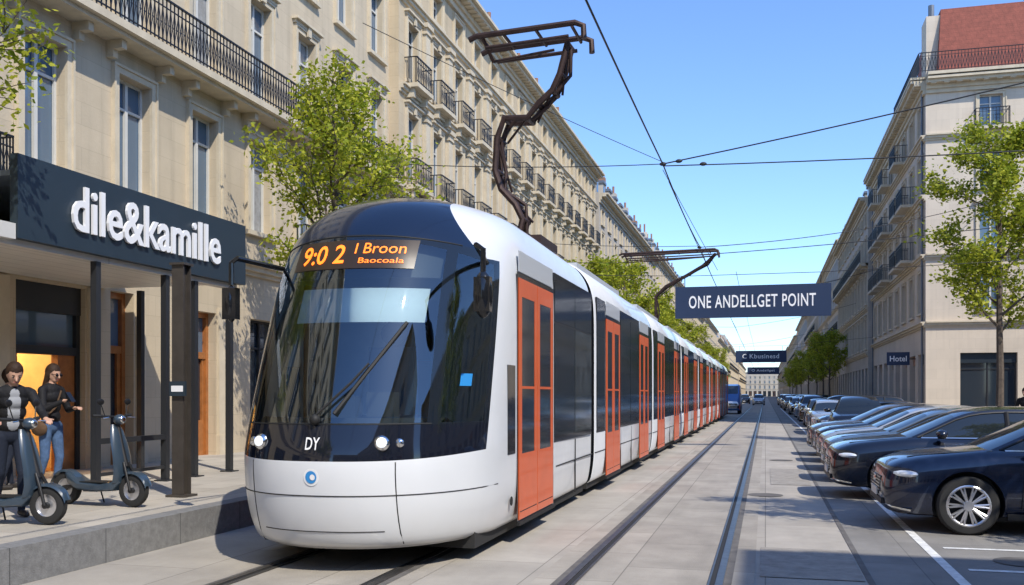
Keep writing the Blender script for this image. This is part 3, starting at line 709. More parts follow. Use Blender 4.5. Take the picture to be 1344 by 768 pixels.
wire((-2.5,60,7.5),(XR,75,11),.3,.014); wire((-2.35,38,7.1),(-11.9,50,9),.2,.012)
for p in ((-2.1,24.2,7.60),(-1.5,24.2,7.49),(-2.5,24.2,7.55),(-2.5,38,7.5),(-1.9,38,7.2),(-2.5,60,7.5)): knob(p)
m.build('overhead_wires')

# ------------------------------------------------------------------ banners
NAVY=mk('banner_navy',(.014,.03,.075),.5)
def banner(x0,x1,y_,z0,z1,lines):
    e=empty('hanging_banner_sign'); m=MB()
    m.box(x0,x1,y_,y_+.08,z0,z1,NAVY); 
    for x in (x0+.3,x1-.3): m.tube([(x,y_+.04,z1),(x,y_+.04,z1+.35)],.015,WIRE,6)
    m.tube([(-11.9,y_+.04,z1+.75),(x0+.3,y_+.04,z1+.35),(x1-.3,y_+.04,z1+.35),(XR if y_>52 else 21,y_+.04,z1+.9)],.01,WIRE,5)
    m.build('panel',e); m=MB()
    for (t,a,b,za,zb) in lines: text_to(m,t,lambda u,v,ee:(a+u,y_-.006,za+v),b-a,zb-za,LETTER,bold=.01,space=1.1)
    m.build('lettering',e)
banner(-2.78,1.95,30.7,4.15,5.15,[('ONE ANDELLGET POINT',-2.35,1.5,4.46,4.86)])
banner(-2.2,1.55,75,4.15,5.05,[('C Kbusinesd',-1.7,1.0,4.45,4.8)])
banner(-2.1,1.6,118,4.1,4.95,[('O Andellget',-1.6,1.1,4.35,4.7)])
e=empty('projecting_shop_sign'); m=MB(); m.box(6.35,7.5,55,55.1,3.3,4.0,NAVY); m.box(7.5,7.8,55.02,55.08,3.6,3.66,FRAMED); m.build('panel',e)
m=MB(); text_to(m,'Hotel',lambda u,v,ee:(6.5+u,54.99,3.5+v),.85,.3,LETTER,bold=.01); m.build('lettering',e)

# ------------------------------------------------------------------ trees
LEAF=bpy.data.materials.new('spring_leaves'); N2,L2_=nodes_of(LEAF); b=N2['Principled BSDF']
gi=N2.new('ShaderNodeNewGeometry'); cr=N2.new('ShaderNodeValToRGB'); L2_.new(gi.outputs['Random Per Island'],cr.inputs['Fac'])
cr.color_ramp.elements[0].color=(.17,.24,.015,1); cr.color_ramp.elements[1].color=(.52,.52,.05,1)
L2_.new(cr.outputs['Color'],b.inputs['Base Color']); b.inputs['Roughness'].default_value=.55; b.inputs['Specular IOR Level'].default_value=.25
tr=N2.new('ShaderNodeBsdfTranslucent'); L2_.new(cr.outputs['Color'],tr.inputs['Color']); mx=N2.new('ShaderNodeMixShader'); mx.inputs[0].default_value=.45
L2_.new(b.outputs[0],mx.inputs[1]); L2_.new(tr.outputs[0],mx.inputs[2]); L2_.new(mx.outputs[0],N2['Material Output'].inputs['Surface'])
BARK=mk('bark',(.11,.085,.065),.9,var=.4,scale=9,bump=.6,bscale=25)
def tree_mesh(seed,H,z0,rad,nl,ls):
    rg=random.Random(seed); m=MB(); tips=[]
    tp=[(0,0,0)]
    for i in range(1,9): 
        t=i/8; tp.append((rg.uniform(-.07,.07)*t*2,rg.uniform(-.07,.07)*t*2,H*.9*t))
    m.tube(tp,[.13*(1-.85*i/8)+.012 for i in range(9)],BARK,8)
    nb=17
    for i in range(nb):
        t=i/(nb-1); zb=z0+(H*.88-z0)*t**1.05; az=i*2.4+rg.uniform(-.4,.4)
        ln=rad*(1.0-.55*t)*rg.uniform(.7,1.2)*(0.75 if t<.12 else 1)
        up=rg.uniform(.45,.9)
        p=Vector((np.interp(zb,[q[2] for q in tp],[q[0] for q in tp]),np.interp(zb,[q[2] for q in tp],[q[1] for q in tp]),zb))
        d=Vector((math.cos(az),math.sin(az),up)).normalized(); pts=[p.copy()]
        for k in range(5):
            d=(d+Vector((rg.uniform(-.22,.22),rg.uniform(-.22,.22),rg.uniform(-.1,.2)))).normalized(); p=p+d*ln/4.2; pts.append(p.copy())
            if k>=1:
                for _ in range(3):
                    d2=(d+Vector((rg.uniform(-1,1),rg.uniform(-1,1),rg.uniform(-.5,.8)))).normalized(); q=p.copy(); sp2=[q.copy()]
                    for kk in range(3): 
                        d2=(d2+Vector((rg.uniform(-.3,.3),rg.uniform(-.3,.3),rg.uniform(-.2,.2)))).normalized(); q=q+d2*ln*.15; sp2.append(q.copy()); tips.append((q.copy(),.9))
                    m.tube(sp2,[.013,.010,.007,.004],BARK,4,False)
        m.tube(pts,[.05*(1-.16*k)*(1-.4*t) for k in range(6)],BARK,6,False); tips.append((p.copy(),1))
    for k in range(6): tips.append((Vector((rg.uniform(-.3,.3),rg.uniform(-.3,.3),H*(.86+.025*k))),1))
    k=m.mi(LEAF); wts=[rg.random()**1.6+.05 for _ in tips]; ch=rg.choices(range(len(tips)),weights=wts,k=nl)
    for c in ch:
        p=tips[c][0]; s=.19
        q=p+Vector((rg.gauss(0,s),rg.gauss(0,s),rg.gauss(0,s*.8)))
        a=Vector((rg.gauss(0,1),rg.gauss(0,1),rg.gauss(0,.6))).normalized(); b_=a.cross(Vector((rg.gauss(0,1),rg.gauss(0,1),rg.gauss(0,1)))).normalized()
        l=ls*rg.uniform(.6,1.25)
        i=len(m.v); m.v.extend([tuple(q-a*l*.5),tuple(q+b_*l*.3),tuple(q+a*l*.55),tuple(q-b_*l*.3)]); m.f.append((i,i+1,i+2,i+3)); m.m.append(k); m.sm.append(False)
    o=m.build('tmp'); me=o.data; bpy.data.objects.remove(o); return me
tA=tree_mesh(3,9.1,4.0,2.3,9500,.125)
tB=tree_mesh(11,10.4,3.4,2.3,14000,.145)
tC=tree_mesh(21,9.6,3.6,2.6,6000,.21)
def put_tree(me,x,y_,z,rot,s=1.0):
    o=bpy.data.objects.new('street_tree',me); o.location=(x,y_,z); o.rotation_euler=(0,0,rot); o.scale=(s,s,s); scene.collection.objects.link(o)
put_tree(tA,-9.2,19.2,.35,.5,.93); put_tree(tA,-9.9,8.3,.35,2.1,.80)
put_tree(tB,7.15,33,.12,1.0,1.0); put_tree(tB,5.9,11.2,.1,2.2,.80); put_tree(tB,7.4,-3,.1,.2,.9); put_tree(tA,-8.8,-6,.35,4,1)
for i,yy in enumerate((52,60,69,79,90,103,118,135,155,180,210)): put_tree(tC,-9+.3*math.sin(i),yy,.35,i*1.7,.95+.12*math.sin(i*2.3))
for i,yy in enumerate((94,108,122,140,160,185,215,250)): put_tree(tC,5.8+.3*math.sin(i),yy,.12,i*2.1,.80+.08*math.sin(i*3))

# ------------------------------------------------------------------ cars
PAINTS=[mk('car_paint_%s'%n_,c_,.25,metal=.35,coat=1) for n_,c_ in (('navy',(.007,.014,.04)),('blueblack',(.008,.011,.022)),('steel',(.11,.16,.22)),('silver',(.40,.43,.46)),('black',(.008,.008,.01)),('blue',(.03,.07,.15)),('white',(.68,.69,.70)),('grey',(.12,.125,.14)))]
CGL=mk('car_glass',(.015,.02,.025),.03,spec=.8); CBK=mk('car_trim_black',(.012,.012,.013),.5); TYRE=mk('tyre',(.02,.02,.02),.8); RIM=mk('alloy_rim',(.62,.62,.64),.28,metal=.8)
PLATE=mk('number_plate',(.7,.7,.68),.4); TAIL=mk('tail_light',(.4,.01,.01),.2); CHL=mk('car_headlight',(.8,.84,.88),.06,metal=.2,coat=1)
def car_mesh(kind='sedan'):
    P0=PAINTS[0]
    suv=kind=='suv'; hz=.14 if suv else 0
    bk=[(0,.34,.62,.56),(.04,.27,.74,.70),(.14,.23,.82,.79),(.4,.2,.90,.88),(.95,.2,.975,.915),(1.35,.2,1.01,.925),(2.1,.2,1.0,.93),(3.0,.2,1.02,.93),(3.7,.2,1.05,.925),(4.2,.22,1.07,.90),(4.5,.26,1.05,.85),(4.64,.3,.97,.79),(4.7,.36,.85,.70)]
    B=catmull(bk,4); rows=[]
    for (x,zb,zt_,w) in B:
        if hz: zt_=zt_+hz*min(1,x/.3)
        mid=(zb+zt_)/2
        half=[(0,zb),(.8*w,zb),(.93*w,zb+.03),(.985*w,zb+.12),(w,mid),(.995*w,zt_-.17),(.975*w,zt_-.1),(.92*w,zt_-.035),(.84*w,zt_+.0),(.6*w,zt_+.02),(.3*w,zt_+.032),(0,zt_+.036)]
        full=half+[(-a,b_) for a,b_ in half[-2:0:-1]]
        rows.append([(x,a,b_) for a,b_ in full])
    m=MB(); m.mats=[P0,CGL,CBK]; m.grid(rows,P0,True,True); m.face(list(reversed(rows[0])),P0); m.face(rows[-1],P0)
    body_=m.build('b',sharp=28)
    c=MB(); c.mats=[P0,CGL,CBK]
    for xw in (.93,3.72):
        for sg in (-1,1): 
            pr=[(.001,-.25),(.40,-.25),(.40,.25),(.001,.25)]; c.lathe((xw,sg*.9,.36),pr,CBK,32,'y')
    cut=c.build('c'); 
    for ob in (cut,body_):
        bm=bmesh.new(); bm.from_mesh(ob.data); bmesh.ops.remove_doubles(bm,verts=bm.verts,dist=.0015); bmesh.ops.recalc_face_normals(bm,faces=bm.faces); bm.to_mesh(ob.data); bm.free()
    md=body_.modifiers.new('b','BOOLEAN'); md.operation='DIFFERENCE'; md.solver='EXACT'; md.object=cut
    dg=bpy.context.evaluated_depsgraph_get(); me=bpy.data.meshes.new_from_object(body_.evaluated_get(dg))
    m=MB(); m.mats=[P0,CGL,CBK]
    m.v=[tuple(v.co) for v in me.vertices]; m.f=[tuple(p.vertices) for p in me.polygons]; m.m=[min(p.material_index,2) for p in me.polygons]; m.sm=[p.use_smooth for p in me.polygons]
    bpy.data.objects.remove(body_); bpy.data.objects.remove(cut)
    H=1.46+(.2 if suv else 0); h0=.98+hz
    if suv: gk=[(1.2,.76,h0,h0+.02),(1.55,.75,h0,H-.2),(1.95,.74,h0,H-.05),(2.5,.74,h0,H),(3.4,.73,h0,H),(4.1,.71,h0,H-.05),(4.4,.70,h0,H-.25),(4.6,.74,h0,h0+.02)]
    else: gk=[(1.15,.76,h0,h0+.02),(1.6,.755,h0,H-.25),(2.0,.75,h0,H-.07),(2.45,.745,h0,H),(3.1,.74,h0,H-.005),(3.6,.72,h0,H-.09),(4.0,.70,h0,H-.25),(4.42,.74,h0,h0+.04)]
    G=catmull(gk,3); rows=[]
    for (x,w,za,zb) in G:
        tw=w-.17*(zb-za)/.45
        half=[(w+.05,za-.03),(w+.035,za+.02),(tw+.035,zb-.06),(tw,zb-.015),(tw*.8,zb+.01),(tw*.4,zb+.03),(0,zb+.035)]
        rows.append([(x,a,b_) for a,b_ in half]+[(x,-a,b_) for a,b_ in half[-2::-1]])
    ng=len(G)
    def gm(a,b_):
        if b_ in (1,10): return CGL if 1<=a<ng-3 else P0
        if b_ in (0,11): return P0
        fr=5; re=ng-1-(7 if not suv else 4)
        if a<fr or a>=re: return CGL if 3<=b_<=8 else P0
        return P0
    m.grid(rows,P0,True,False,gm)
    def gp(x,fr):
        i=np.interp(x,G[:,0],range(ng)); g=[np.interp(x,G[:,0],G[:,k]) for k in range(4)]
        w,za,zb=g[1],g[2],g[3]; tw=w-.17*(zb-za)/.45
        t=fr; return (x,(w+.035)*(1-t)+(tw+.035)*t,(za+.02)*(1-t)+(zb-.06)*t)
    for sg in (-1,1):
        f=lambda p:(p[0],sg*p[1],p[2])
        m.tube([f(gp(x,0)) for x in np.linspace(1.35,4.15,12)],.014,CHR if not suv else CBK,5)
        m.tube([f(gp(x,1)) for x in np.linspace(1.3,4.2,16)],.016,CBK,5)
        m.tube([f(gp(2.62,t)) for t in (0,.5,1)],.035,CBK,6); m.tube([f(gp(3.5,t)) for t in (0,.5,1)],.03,CBK,6)
        m.ell((1.62,sg*1.0,h0+.09),(.09,.12,.075),P0,12,8); m.tube([(1.6,sg*.86,h0+.03),(1.6,sg*.95,h0+.05)],.025,CBK,6)
        for xs_ in (1.5,2.6,3.42): m.tube([(xs_,sg*.932,.32),(xs_+.03,sg*.936,.7),(xs_+.05,sg*.925,h0-.1)],.004,CBK,4)
        for xs_ in (2.35,3.2): m.ell((xs_,sg*.93,h0-.17),(.1,.022,.018),CHR,8,6)
        m.box(1.35,3.3,.90 if sg>0 else -.932,.932 if sg>0 else -.90,.2,.27,CBK)
        rot=Matrix.Rotation(sg*-.62,3,'Z')
        m.ell((.22,sg*.68,.71+hz*.3),(.13,.26,.06),CHL,16,8,rot)
        m.ell((.13,sg*.60,.70+hz*.3),(.11,.06,.04),CBK,10,6,rot)
        m.ell((4.6,sg*.68,.92+hz),(.1,.16,.07),TAIL,12,8,Matrix.Rotation(sg*.5,3,'Z'))
        m.ell((.1,sg*.62,.40),(.07,.12,.04),CBK,10,6,rot)
        m.tube([(.04,sg*.64,.33),(.1,sg*.74,.30),(.3,sg*.86,.27)],.014,CHR,6)
        for xw in (.93,3.72):
            c=(xw,sg*.80,.35); o=sg
            m.lathe(c,[(.23,o*.115),(.27,o*.125),(.325,o*.12),(.348,o*.09),(.352,0),(.348,-o*.09),(.3,-o*.1)],TYRE,32)
            m.lathe(c,[(.23,o*.115),(.225,o*.09),(.215,o*.03),(.001,o*.03)],CBK,28)
            m.lathe(c,[(.25,o*.122),(.235,o*.130),(.218,o*.115)],RIM,32)
            for k in range(10):
                a=2*math.pi*k/10; ca,sa=math.cos(a),math.sin(a)
                for da in (-.09,.09):
                    m.tube([(c[0]+.05*ca,c[1]+o*.10,c[2]+.05*sa),(c[0]+.225*math.cos(a+da),c[1]+o*.118,c[2]+.225*math.sin(a+da))],[.018,.012],RIM,5)
            m.lathe(c,[(.065,o*.09),(.06,o*.125),(.001,o*.128)],RIM,16)
    # bonnet shut lines
    for sg in (-1,1): m.tube([(.3,sg*.52,.905+hz),(.7,sg*.66,.958+hz),(1.2,sg*.74,1.005+hz)],.005,CBK,4)
    m.hexa([(-.012,-.42,.46),(-.012,.42,.46),(.06,.42,.46),(.06,-.42,.46),(.0,-.5,.66),(.0,.5,.66),(.08,.5,.66),(.08,-.5,.66)],CBK)
    for k in range(5): m.box(-.018+k*.002,.05,-.44-k*.012,.44+k*.012,.475+k*.04,.485+k*.04,CHR)
    m.box(-.012,.03,-.60,.60,.32,.39,CBK); m.box(-.03,-.013,-.26,.26,.40,.50,PLATE)
    m.ell((-.012,0,.60),(.02,.06,.06),CHR,12,8)
    m.box(4.68,4.715,-.26,.26,.62,.73,PLATE); m.box(4.6,4.69,-.65,.65,.3,.42,CBK)
    m.box(1.2,4.2,-.7,.7,.16,.25,CBK)
    o=m.build('tmp',sharp=32); me=o.data; bpy.data.objects.remove(o); return me
carS=car_mesh('sedan'); carU=car_mesh('suv')
def put_car(me,paint,x,y_,rot,s=1.0):
    o=bpy.data.objects.new('parked_car',me); scene.collection.objects.link(o); o.location=(x,y_,0); o.rotation_euler=(0,0,rot); o.scale=(s,s,s)
    o.material_slots[0].link='OBJECT'; o.material_slots[0].material=PAINTS[paint]
rg=random.Random(5)
row=[(1.45,13.75,0,'S',1.04),(1.05,17.5,1,'S',1.03),(1.15,20.5,2,'S',1),(1.2,23.2,3,'S',1),(1.25,26.0,1,'S',1),(1.2,28.7,7,'S',1)]
for (x,y_,p,k,s) in row: put_car(carS if k=='S' else carU,p,x,y_,rg.uniform(-.03,.03),s)
put_car(carU,4,2.9,32.0,math.radians(86),1.0)
yy=38.5
for i in range(26):
    put_car(rg.choice([carS,carU]),rg.choice([0,1,3,4,4,5,6,7,2]),2.9+rg.uniform(-.15,.15) if i%2 else 1.9,yy,math.radians(90) if i%2 else rg.uniform(-.05,.05),1.0); yy+=rg.uniform(3.4,4.2) if not i%2 else 6.2
for (x,y_) in ((-3.6,112),(-4.0,125),(-1.,150),(-3.5,170)): put_car(carU,rg.choice([3,4,6]),x,y_,math.radians(90))
RED=mk('van_red',(.5,.03,.025),.3,coat=.6); VBL=mk('van_blue',(.04,.14,.4),.3,coat=.6)
m=MB(); 
sec_=[(0,.9,.5,1.1),(.15,.98,.35,1.35),(.9,1.0,.3,1.75),(1.5,1.0,.3,2.45),(2.2,1.0,.3,2.6),(5.4,1.0,.3,2.6),(5.6,.95,.4,2.5)]
m.grid([[(-w,y_,za),(-w,y_,(za+zb)/2),(-w*.93,y_,zb-.12),(-w*.8,y_,zb),(w*.8,y_,zb),(w*.93,y_,zb-.12),(w,y_,(za+zb)/2),(w,y_,za)] for (y_,w,za,zb) in sec_],VBL,False,True,lambda a,b_: (CGL if a==2 and b_==3 else (RED if b_ in(0,6) and a<3 else VBL)))
for y_ in (1,4.4):
    for sg in (-1,1): m.tube([(sg*.75,y_,.36),(sg*1.02,y_,.36)],.36,TYRE,20)
m.build('delivery_van',loc=(-3.1,84,0))

# ------------------------------------------------------------------ scooters
SCP=mk('scooter_paint_slate',(.03,.05,.075),.3,coat=.6)
def scooter(loc,rot,steer=.0):
    m=MB(); wb=.52
    for xw in (-wb,wb):
        m.lathe((xw,0,.21),[(.12,.045),(.16,.05),(.195,.04),(.21,0),(.195,-.04),(.16,-.05),(.12,-.045)],TYRE,28)
        m.lathe((xw,0,.21),[(.12,.045),(.115,.02),(.001,.02)],RIM,24); m.lathe((xw,0,.21),[(.001,-.02),(.115,-.02),(.12,-.045)],RIM,24)
        m.tube([(xw,-.07,.21),(xw,.07,.21)],.035,CBK,10)
        rows=[]
        for t in np.linspace(.25,2.6,12) if xw>0 else np.linspace(.5,2.9,12): rows.append([(xw+.235*math.cos(t),y_,.21+.235*math.sin(t)+dz) for y_,dz in ((-.065,-.03),(-.05,0),(.05,0),(.065,-.03))])
        m.grid(rows,SCP)
    for sg in (-1,1): m.tube([(wb,sg*.07,.21),(wb-.06,sg*.065,.42),(wb-.12,sg*.04,.55)],.018,CBK,8)
    m.tube([(wb-.12,0,.5),(wb-.2,0,.8),(wb-.27,0,1.1)],[.035,.03,.028],CBK,10)
    rows=[]
    for (x,z,w,d) in ((.30,.30,.13,.05),(.34,.42,.15,.06),(.33,.6,.15,.05),(.29,.78,.14,.05),(.25,.93,.11,.05),(.22,1.02,.07,.04)):
        rows.append([(x+d*math.cos(a)*(1.2 if math.cos(a)>0 else .5),w*math.sin(a),z) for a in np.linspace(0,2*math.pi,17)[:-1]])
    m.grid(rows,SCP,True,True); m.face(rows[-1],SCP); m.face(rows[0],SCP)
    rows=[]
    for (x,w,z0,z1) in ((-.50,.06,.36,.42),(-.42,.11,.27,.40),(-.25,.14,.20,.30),(.1,.15,.19,.28),(.28,.13,.2,.32),(.36,.08,.3,.42)):
        rows.append([(x,-w,z0+.02),(x,-w,z1-.02),(x,-w*.8,z1),(x,w*.8,z1),(x,w,z1-.02),(x,w,z0+.02),(x,w*.8,z0),(x,-w*.8,z0)])
    m.grid(rows,SCP,True,True); m.face(rows[0],SCP); m.face(rows[-1],SCP)
    m.box(-.22,.2,-.12,.12,.295,.306,RUB)
    for sg in (-1,1): m.tube([(-wb,sg*.07,.21),(-.3,sg*.09,.25)],.02,CBK,8)
    m.tube([(wb-.33,-.3,1.13),(wb-.27,-.15,1.12),(wb-.26,0,1.11),(wb-.27,.15,1.12),(wb-.33,.3,1.13)],.014,CBK,8)
    for sg in (-1,1):
        m.tube([(wb-.30,sg*.2,1.125),(wb-.34,sg*.32,1.13)],.021,RUB,8); m.tube([(wb-.24,sg*.16,1.11),(wb-.22,sg*.28,1.10)],.007,CHR,6)
        m.tube([(wb-.28,sg*.18,1.12),(wb-.3,sg*.22,1.26)],.006,CBK,6); m.ell((wb-.3,sg*.23,1.3),(.012,.06,.04),CBK,10,6)
    m.ell((wb-.22,0,1.08),(.075,.08,.065),SCP,14,8); m.ell((wb-.165,0,1.08),(.025,.05,.045),CHR,12,8)
    m.tube([(-.1,.1,.22),(-.16,.24,.01)],.01,CBK,6)
    m.build('electric_scooter',loc=loc,sharp=45).rotation_euler=(0,0,rot)
scooter((-7.92,8.5,.352),.12); scooter((-8.05,10.2,.352),-.08)

# ------------------------------------------------------------------ people
SKIN=mk('skin',(.50,.29,.20),.55); JACK=mk('black_jacket',(.014,.014,.016),.7,bump=.6,bscale=18,spec=.2); JEAN=mk('blue_jeans',(.075,.13,.24),.85,var=.3,scale=14,bump=.3,bscale=40,spec=.2); DARKP=mk('dark_trousers',(.02,.025,.04),.85,bump=.3,spec=.15)
SHOE=mk('shoe',(.03,.025,.022),.5); HAIRB=mk('hair_brown',(.035,.018,.010),.6,var=.4,scale=30,bump=.5,bscale=60,spec=.25); SHIRT=mk('grey_shirt',(.30,.31,.33),.8,bump=.3,bscale=20); LIP=mk('lips',(.35,.10,.08),.5); EYE=mk('eye_dark',(.02,.015,.012),.2); PHONE=mk('phone',(.01,.01,.012),.15); BROWNJ=mk('brown_coat',(.10,.06,.035),.8,bump=.4,spec=.2)
def person(name,loc,rot,lean,armR,armL,stance,top=JACK,leg=JEAN,hair=HAIRB,long=False,shades=False,fem=False,hs=1.0,headpitch=.2,bag=False,shirt=None):
    e=MB(); segs=[]
    def cap(p,q,r1,r2,mat,flat=1.0):
        p,q=Vector(p),Vector(q); pts=[]; rr=[]
        d=(q-p); L_=d.length; d=d/L_ if L_>0 else Vector((0,0,1))
        for t in (-.98,-.85,-.5,0): pts.append(p+d*r1*t); rr.append(r1*math.sqrt(max(0.02,1-t*t)))
        pts.append(p.lerp(q,.5)); rr.append((r1+r2)/2)
        for t in (0,.5,.85,.98): pts.append(q+d*r2*t); rr.append(r2*math.sqrt(max(.02,1-t*t)))
        e.tube(pts,rr,mat,14); segs.append((p,q,r1,r2,mat))
    def el(c,r,mat,rot_=None): e.ell(c,r,mat,18,12,rot_); c=Vector(c); segs.append((c,c,min(r),min(r),mat))
    sw=.165 if fem else .19; hw=.095
    def B(x,y,z):
        h=.95; dz=z-h; return Vector((x*math.cos(lean)+dz*math.sin(lean),y,h+dz*math.cos(lean)-x*math.sin(lean)))
    RL=Matrix.Rotation(lean,3,'Y')
    for sg,(kx,fx) in ((1,stance[0]),(-1,stance[1])):
        hip=(0,sg*hw,.92); kn=(kx,sg*(hw+.01),.5); an=(fx-.02,sg*(hw+.015),.09)
        cap(hip,kn,.09,.06,leg); cap(kn,an,.058,.042,leg); cap((fx-.05,sg*(hw+.015),.045),(fx+.13,sg*(hw+.035),.035),.04,.033,SHOE)
    e.ell((0,0,.95),(.105,.155,.13),leg,18,12); segs.append((Vector((0,-.06,.93)),Vector((0,.06,.93)),.1,.1,leg))
    for (z,rx,ry) in ((1.06,.115,.155 if not fem else .135),(1.2,.118,.155 if not fem else .135),(1.33,.122,.17 if not fem else .148),(1.41,.10,.17 if not fem else .148)):
        e.ell(B(0,0,z),(rx,ry,.12),top,18,12,RL); segs.append((B(0,-ry+.09,z),B(0,ry-.09,z),.1,.1,top))
    if shirt: segs.append((B(.075,0,1.08),B(.07,0,1.42),.062,.062,shirt))
    cap(B(-.005,-sw+.03,1.43),B(-.005,sw-.03,1.43),.062,.062,top)
    cap(B(.0,0,1.46),B(.015,0,1.56),.05,.048,SKIN)
    cap(B(.0,0,1.455),B(.0,0,1.49),.066,.06,top)
    hc=B(.03,0,1.64); HR=Matrix.Rotation(lean*.5+headpitch,3,'Y')
    def Hh(x,y,z): return hc+HR@Vector((x,y,z))
    el(Hh(0,0,0),(.092,.073,.115),SKIN,HR); el(Hh(.035,0,-.06),(.05,.05,.05),SKIN,HR)
    cap(Hh(.088,0,.01),Hh(.108,0,-.022),.011,.015,SKIN)
    for sg in (-1,1): el(Hh(-.005,sg*.075,-.005),(.018,.01,.03),SKIN,HR)
    e.ell(Hh(-.026,0,.034),(.102,.092,.115),hair,18,12,HR)
    for (a_,b_,r_) in (((-.045,0,.06),(-.06,0,.0),.088),((.03,0,.10),(-.03,0,.11),.045),((-.02,.05,.04),(-.04,.05,.0),.045),((-.02,-.05,.04),(-.04,-.05,.0),.045)): segs.append((Hh(*a_),Hh(*b_),r_,r_,hair))
    segs.append((Hh(.04,0,-.01),Hh(.05,0,-.04),.06,.06,SKIN))
    if long:
        for sg in (-1,1): cap(Hh(-.03,sg*.06,.0),Hh(-.05,sg*.07,-.2),.042,.03,hair)
        cap(Hh(-.06,0,.02),Hh(-.09,0,-.22),.065,.045,hair)
    for sg,(el_,wr,hd) in ((-1,armR),(1,armL)):
        sh=B(0,sg*sw,1.42); el2=Vector(el_); wr2=Vector(wr); hd=Vector(hd).normalized()
        cap(sh,el2,.058,.046,top); cap(el2,wr2,.047,.034,top)
        pe=wr2+hd*.09; cap(wr2,wr2+hd*.03,.024,.026,SKIN)
        side=hd.cross(Vector((0,0,1))); side=side.normalized() if side.length>.1 else Vector((0,1,0))
        for k in range(4): 
            s0=wr2+hd*.03+side*(k-1.5)*.017; s1=pe+side*(k-1.5)*.02; cap(s0,s1,.013,.011,SKIN)
            ln=(.036,.045,.042,.032)[k]; k1=s1+(hd*.9+Vector((0,0,-.35))).normalized()*ln; cap(s1,k1,.0095,.009,SKIN); cap(k1,k1+(hd*.4+Vector((0,0,-.8))).normalized()*ln*.8,.009,.008,SKIN)
        t0=wr2+hd*.035-side*.02; t1=t0+(hd*.6-side*.8).normalized()*.04; cap(t0,t1,.012,.010,SKIN); cap(t1,t1+(hd*.9-side*.2).normalized()*.03,.010,.009,SKIN)
    o=e.build('tmp'); md=o.modifiers.new('r','REMESH'); md.mode='VOXEL'; md.voxel_size=.0085; ms=o.modifiers.new('s','SMOOTH'); ms.iterations=2; ms.factor=.5
    dg=bpy.context.evaluated_depsgraph_get(); me=bpy.data.meshes.new_from_object(o.evaluated_get(dg)); bpy.data.objects.remove(o)
    me.materials.clear(); ml=[]
    for s_ in segs:
        if s_[4] not in ml: ml.append(s_[4])
    for q in ml: me.materials.append(q)
    n=len(me.polygons); C=np.zeros(n*3); me.polygons.foreach_get('center',C); C=C.reshape(-1,3); best=np.full(n,1e9); idx=np.zeros(n,int)
    for (p,q,r1,r2,mt) in segs:
        p=np.array(p);q=np.array(q);d=q-p;dd=d@d
        t=np.clip(((C-p)@d)/dd,0,1) if dd>1e-9 else np.zeros(n)
        ds=np.linalg.norm(C-(p+t[:,None]*d),axis=1)-(r1+(r2-r1)*t); k=ds<best; best[k]=ds[k]; idx[k]=ml.index(mt)
    me.polygons.foreach_set('material_index',idx.astype(np.int32)); me.polygons.foreach_set('use_smooth',[True]*n)
    root=bpy.data.objects.new(name,me); scene.collection.objects.link(root); root.location=loc; root.rotation_euler=(0,0,rot); root.scale=(hs,hs,hs)
    d=MB()
    for sg in (-1,1):
        d.ell(Hh(.083,sg*.032,.008),(.009,.012,.007),EYE,8,6)
        if shades: d.ell(Hh(.095,sg*.034,.01),(.008,.028,.02),PHONE,10,8); d.tube([Hh(.09,sg*.06,.015),Hh(-.01,sg*.082,.01)],.004,PHONE,5)
        d.tube([Hh(.088,sg*.018,.03),Hh(.08,sg*.048,.032)],.004,hair,5)
    d.ell(Hh(.085,0,-.055),(.01,.024,.007),LIP,10,6)
    if bag: 
        d.tube([B(.12,.05,1.42),B(.135,-.05,1.2),B(.02,-.2,.98)],.012,BROWNJ,6); d.ell((0,-.2,.9),(.13,.05,.1),BROWNJ,14,8)
    if shades:
        w=Vector(armR[1])+Vector(armR[2]).normalized()*.1; d.hexa([tuple(w+Vector(v)) for v in ((-.01,-.04,-.03),(.07,-.04,-.03),(.07,.04,-.03),(-.01,.04,-.03),(-.04,-.04,.09),(-.03,-.04,.1),(-.03,.04,.1),(-.04,.04,.09))],PHONE)
    d.build('face_details',root)
person('woman_with_phone',(-9.65,11.2,.352),-.05,.03,((.12,-.26,1.16),(.33,-.14,1.27),(.9,.3,.25)),((.08,.24,1.15),(.30,.1,1.17),(1,-.2,.2)),((.05,0),(0,-.12)),long=True,shades=True,fem=True,hs=1.02,headpitch=.25,bag=True)
person('man_in_black_jacket',(-8.3,9.0,.352),-.6,.24,((.30,-.27,1.16),(.50,-.26,1.12),(1,-.05,-.1)),((.30,.27,1.16),(.50,.24,1.12),(1,.05,-.1)),((.1,.05),(-.02,-.2)),leg=DARKP,hs=1.0,headpitch=.35,shirt=SHIRT)
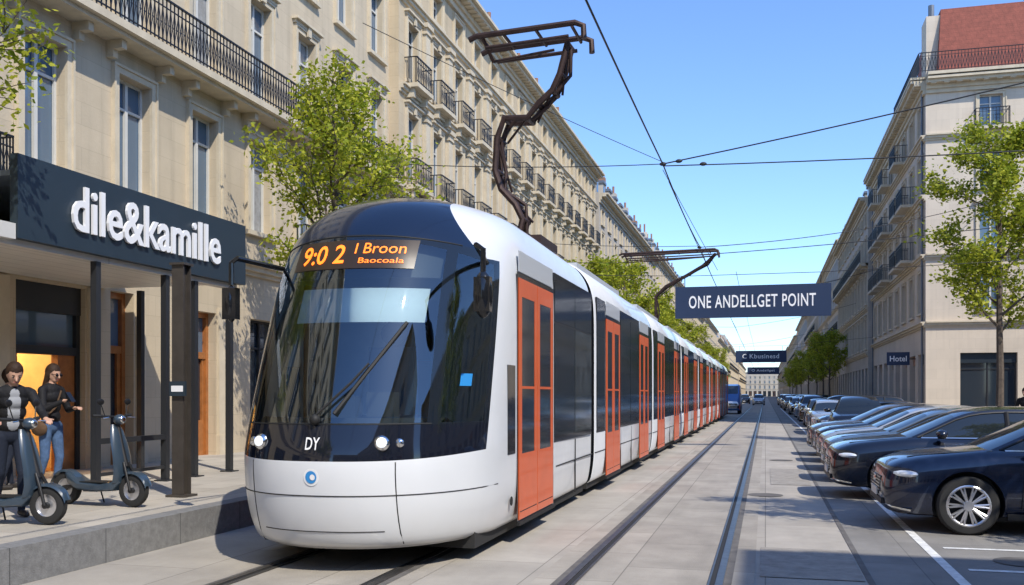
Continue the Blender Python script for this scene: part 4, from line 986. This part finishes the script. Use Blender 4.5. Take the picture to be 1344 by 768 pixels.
person('pedestrian',(-10.75,11.6,.352),1.2,.02,((0,-.28,1.14),(.1,-.26,.92),(.3,0,-1)),((0,.28,1.14),(.08,.26,.9),(.3,0,-1)),((.06,.12),(-.02,-.14)),leg=DARKP,hs=1.0,top=BROWNJ)
person('pedestrian',(7.3,30.5,.12),-2.2,.03,((0,-.28,1.14),(.15,-.26,.94),(.4,0,-.9)),((-.03,.28,1.14),(.0,.26,.9),(.2,0,-1)),((.12,.22),(-.05,-.22)),leg=DARKP,hs=1.02)

# ------------------------------------------------------------------ light, sky, camera
el=math.radians(48); az=Vector((.73,-.683)).normalized()
sd=Vector((az.x*math.cos(el),az.y*math.cos(el),math.sin(el)))
sl=bpy.data.lights.new('sun','SUN'); sl.energy=5.0; sl.angle=math.radians(.5); sl.color=(1,.935,.82)
so=bpy.data.objects.new('sun',sl); scene.collection.objects.link(so); so.rotation_euler=(-sd).to_track_quat('-Z','Y').to_euler(); so.location=(20,-20,40)
w=bpy.data.worlds.new('World'); scene.world=w; w.use_nodes=True; wn=w.node_tree.nodes; wl=w.node_tree.links
sk=wn.new('ShaderNodeTexSky'); sk.sky_type='NISHITA'; sk.sun_disc=False; sk.sun_elevation=el; sk.sun_rotation=math.atan2(az.x,az.y); sk.air_density=1.0; sk.dust_density=.2; sk.ozone_density=1.5
tint=wn.new('ShaderNodeMix'); tint.data_type='RGBA'; tint.blend_type='MULTIPLY'; tint.inputs['Factor'].default_value=1; tint.clamp_result=False
wl.new(sk.outputs[0],tint.inputs['A']); tint.inputs['B'].default_value=(1.15,1.42,1.85,1)
wl.new(tint.outputs['Result'],wn['Background'].inputs[0]); wn['Background'].inputs[1].default_value=.142
cd=bpy.data.cameras.new('camera'); co=bpy.data.objects.new('camera',cd); scene.collection.objects.link(co); scene.camera=co
co.location=(0,0,1.75); co.rotation_euler=(math.radians(90),0,math.radians(14.9)); cd.lens=33.48; cd.sensor_width=36; cd.shift_y=.099; cd.clip_end=5000; cd.clip_start=.1
scene.view_settings.view_transform='Standard'; scene.view_settings.look='None'; scene.view_settings.exposure=0
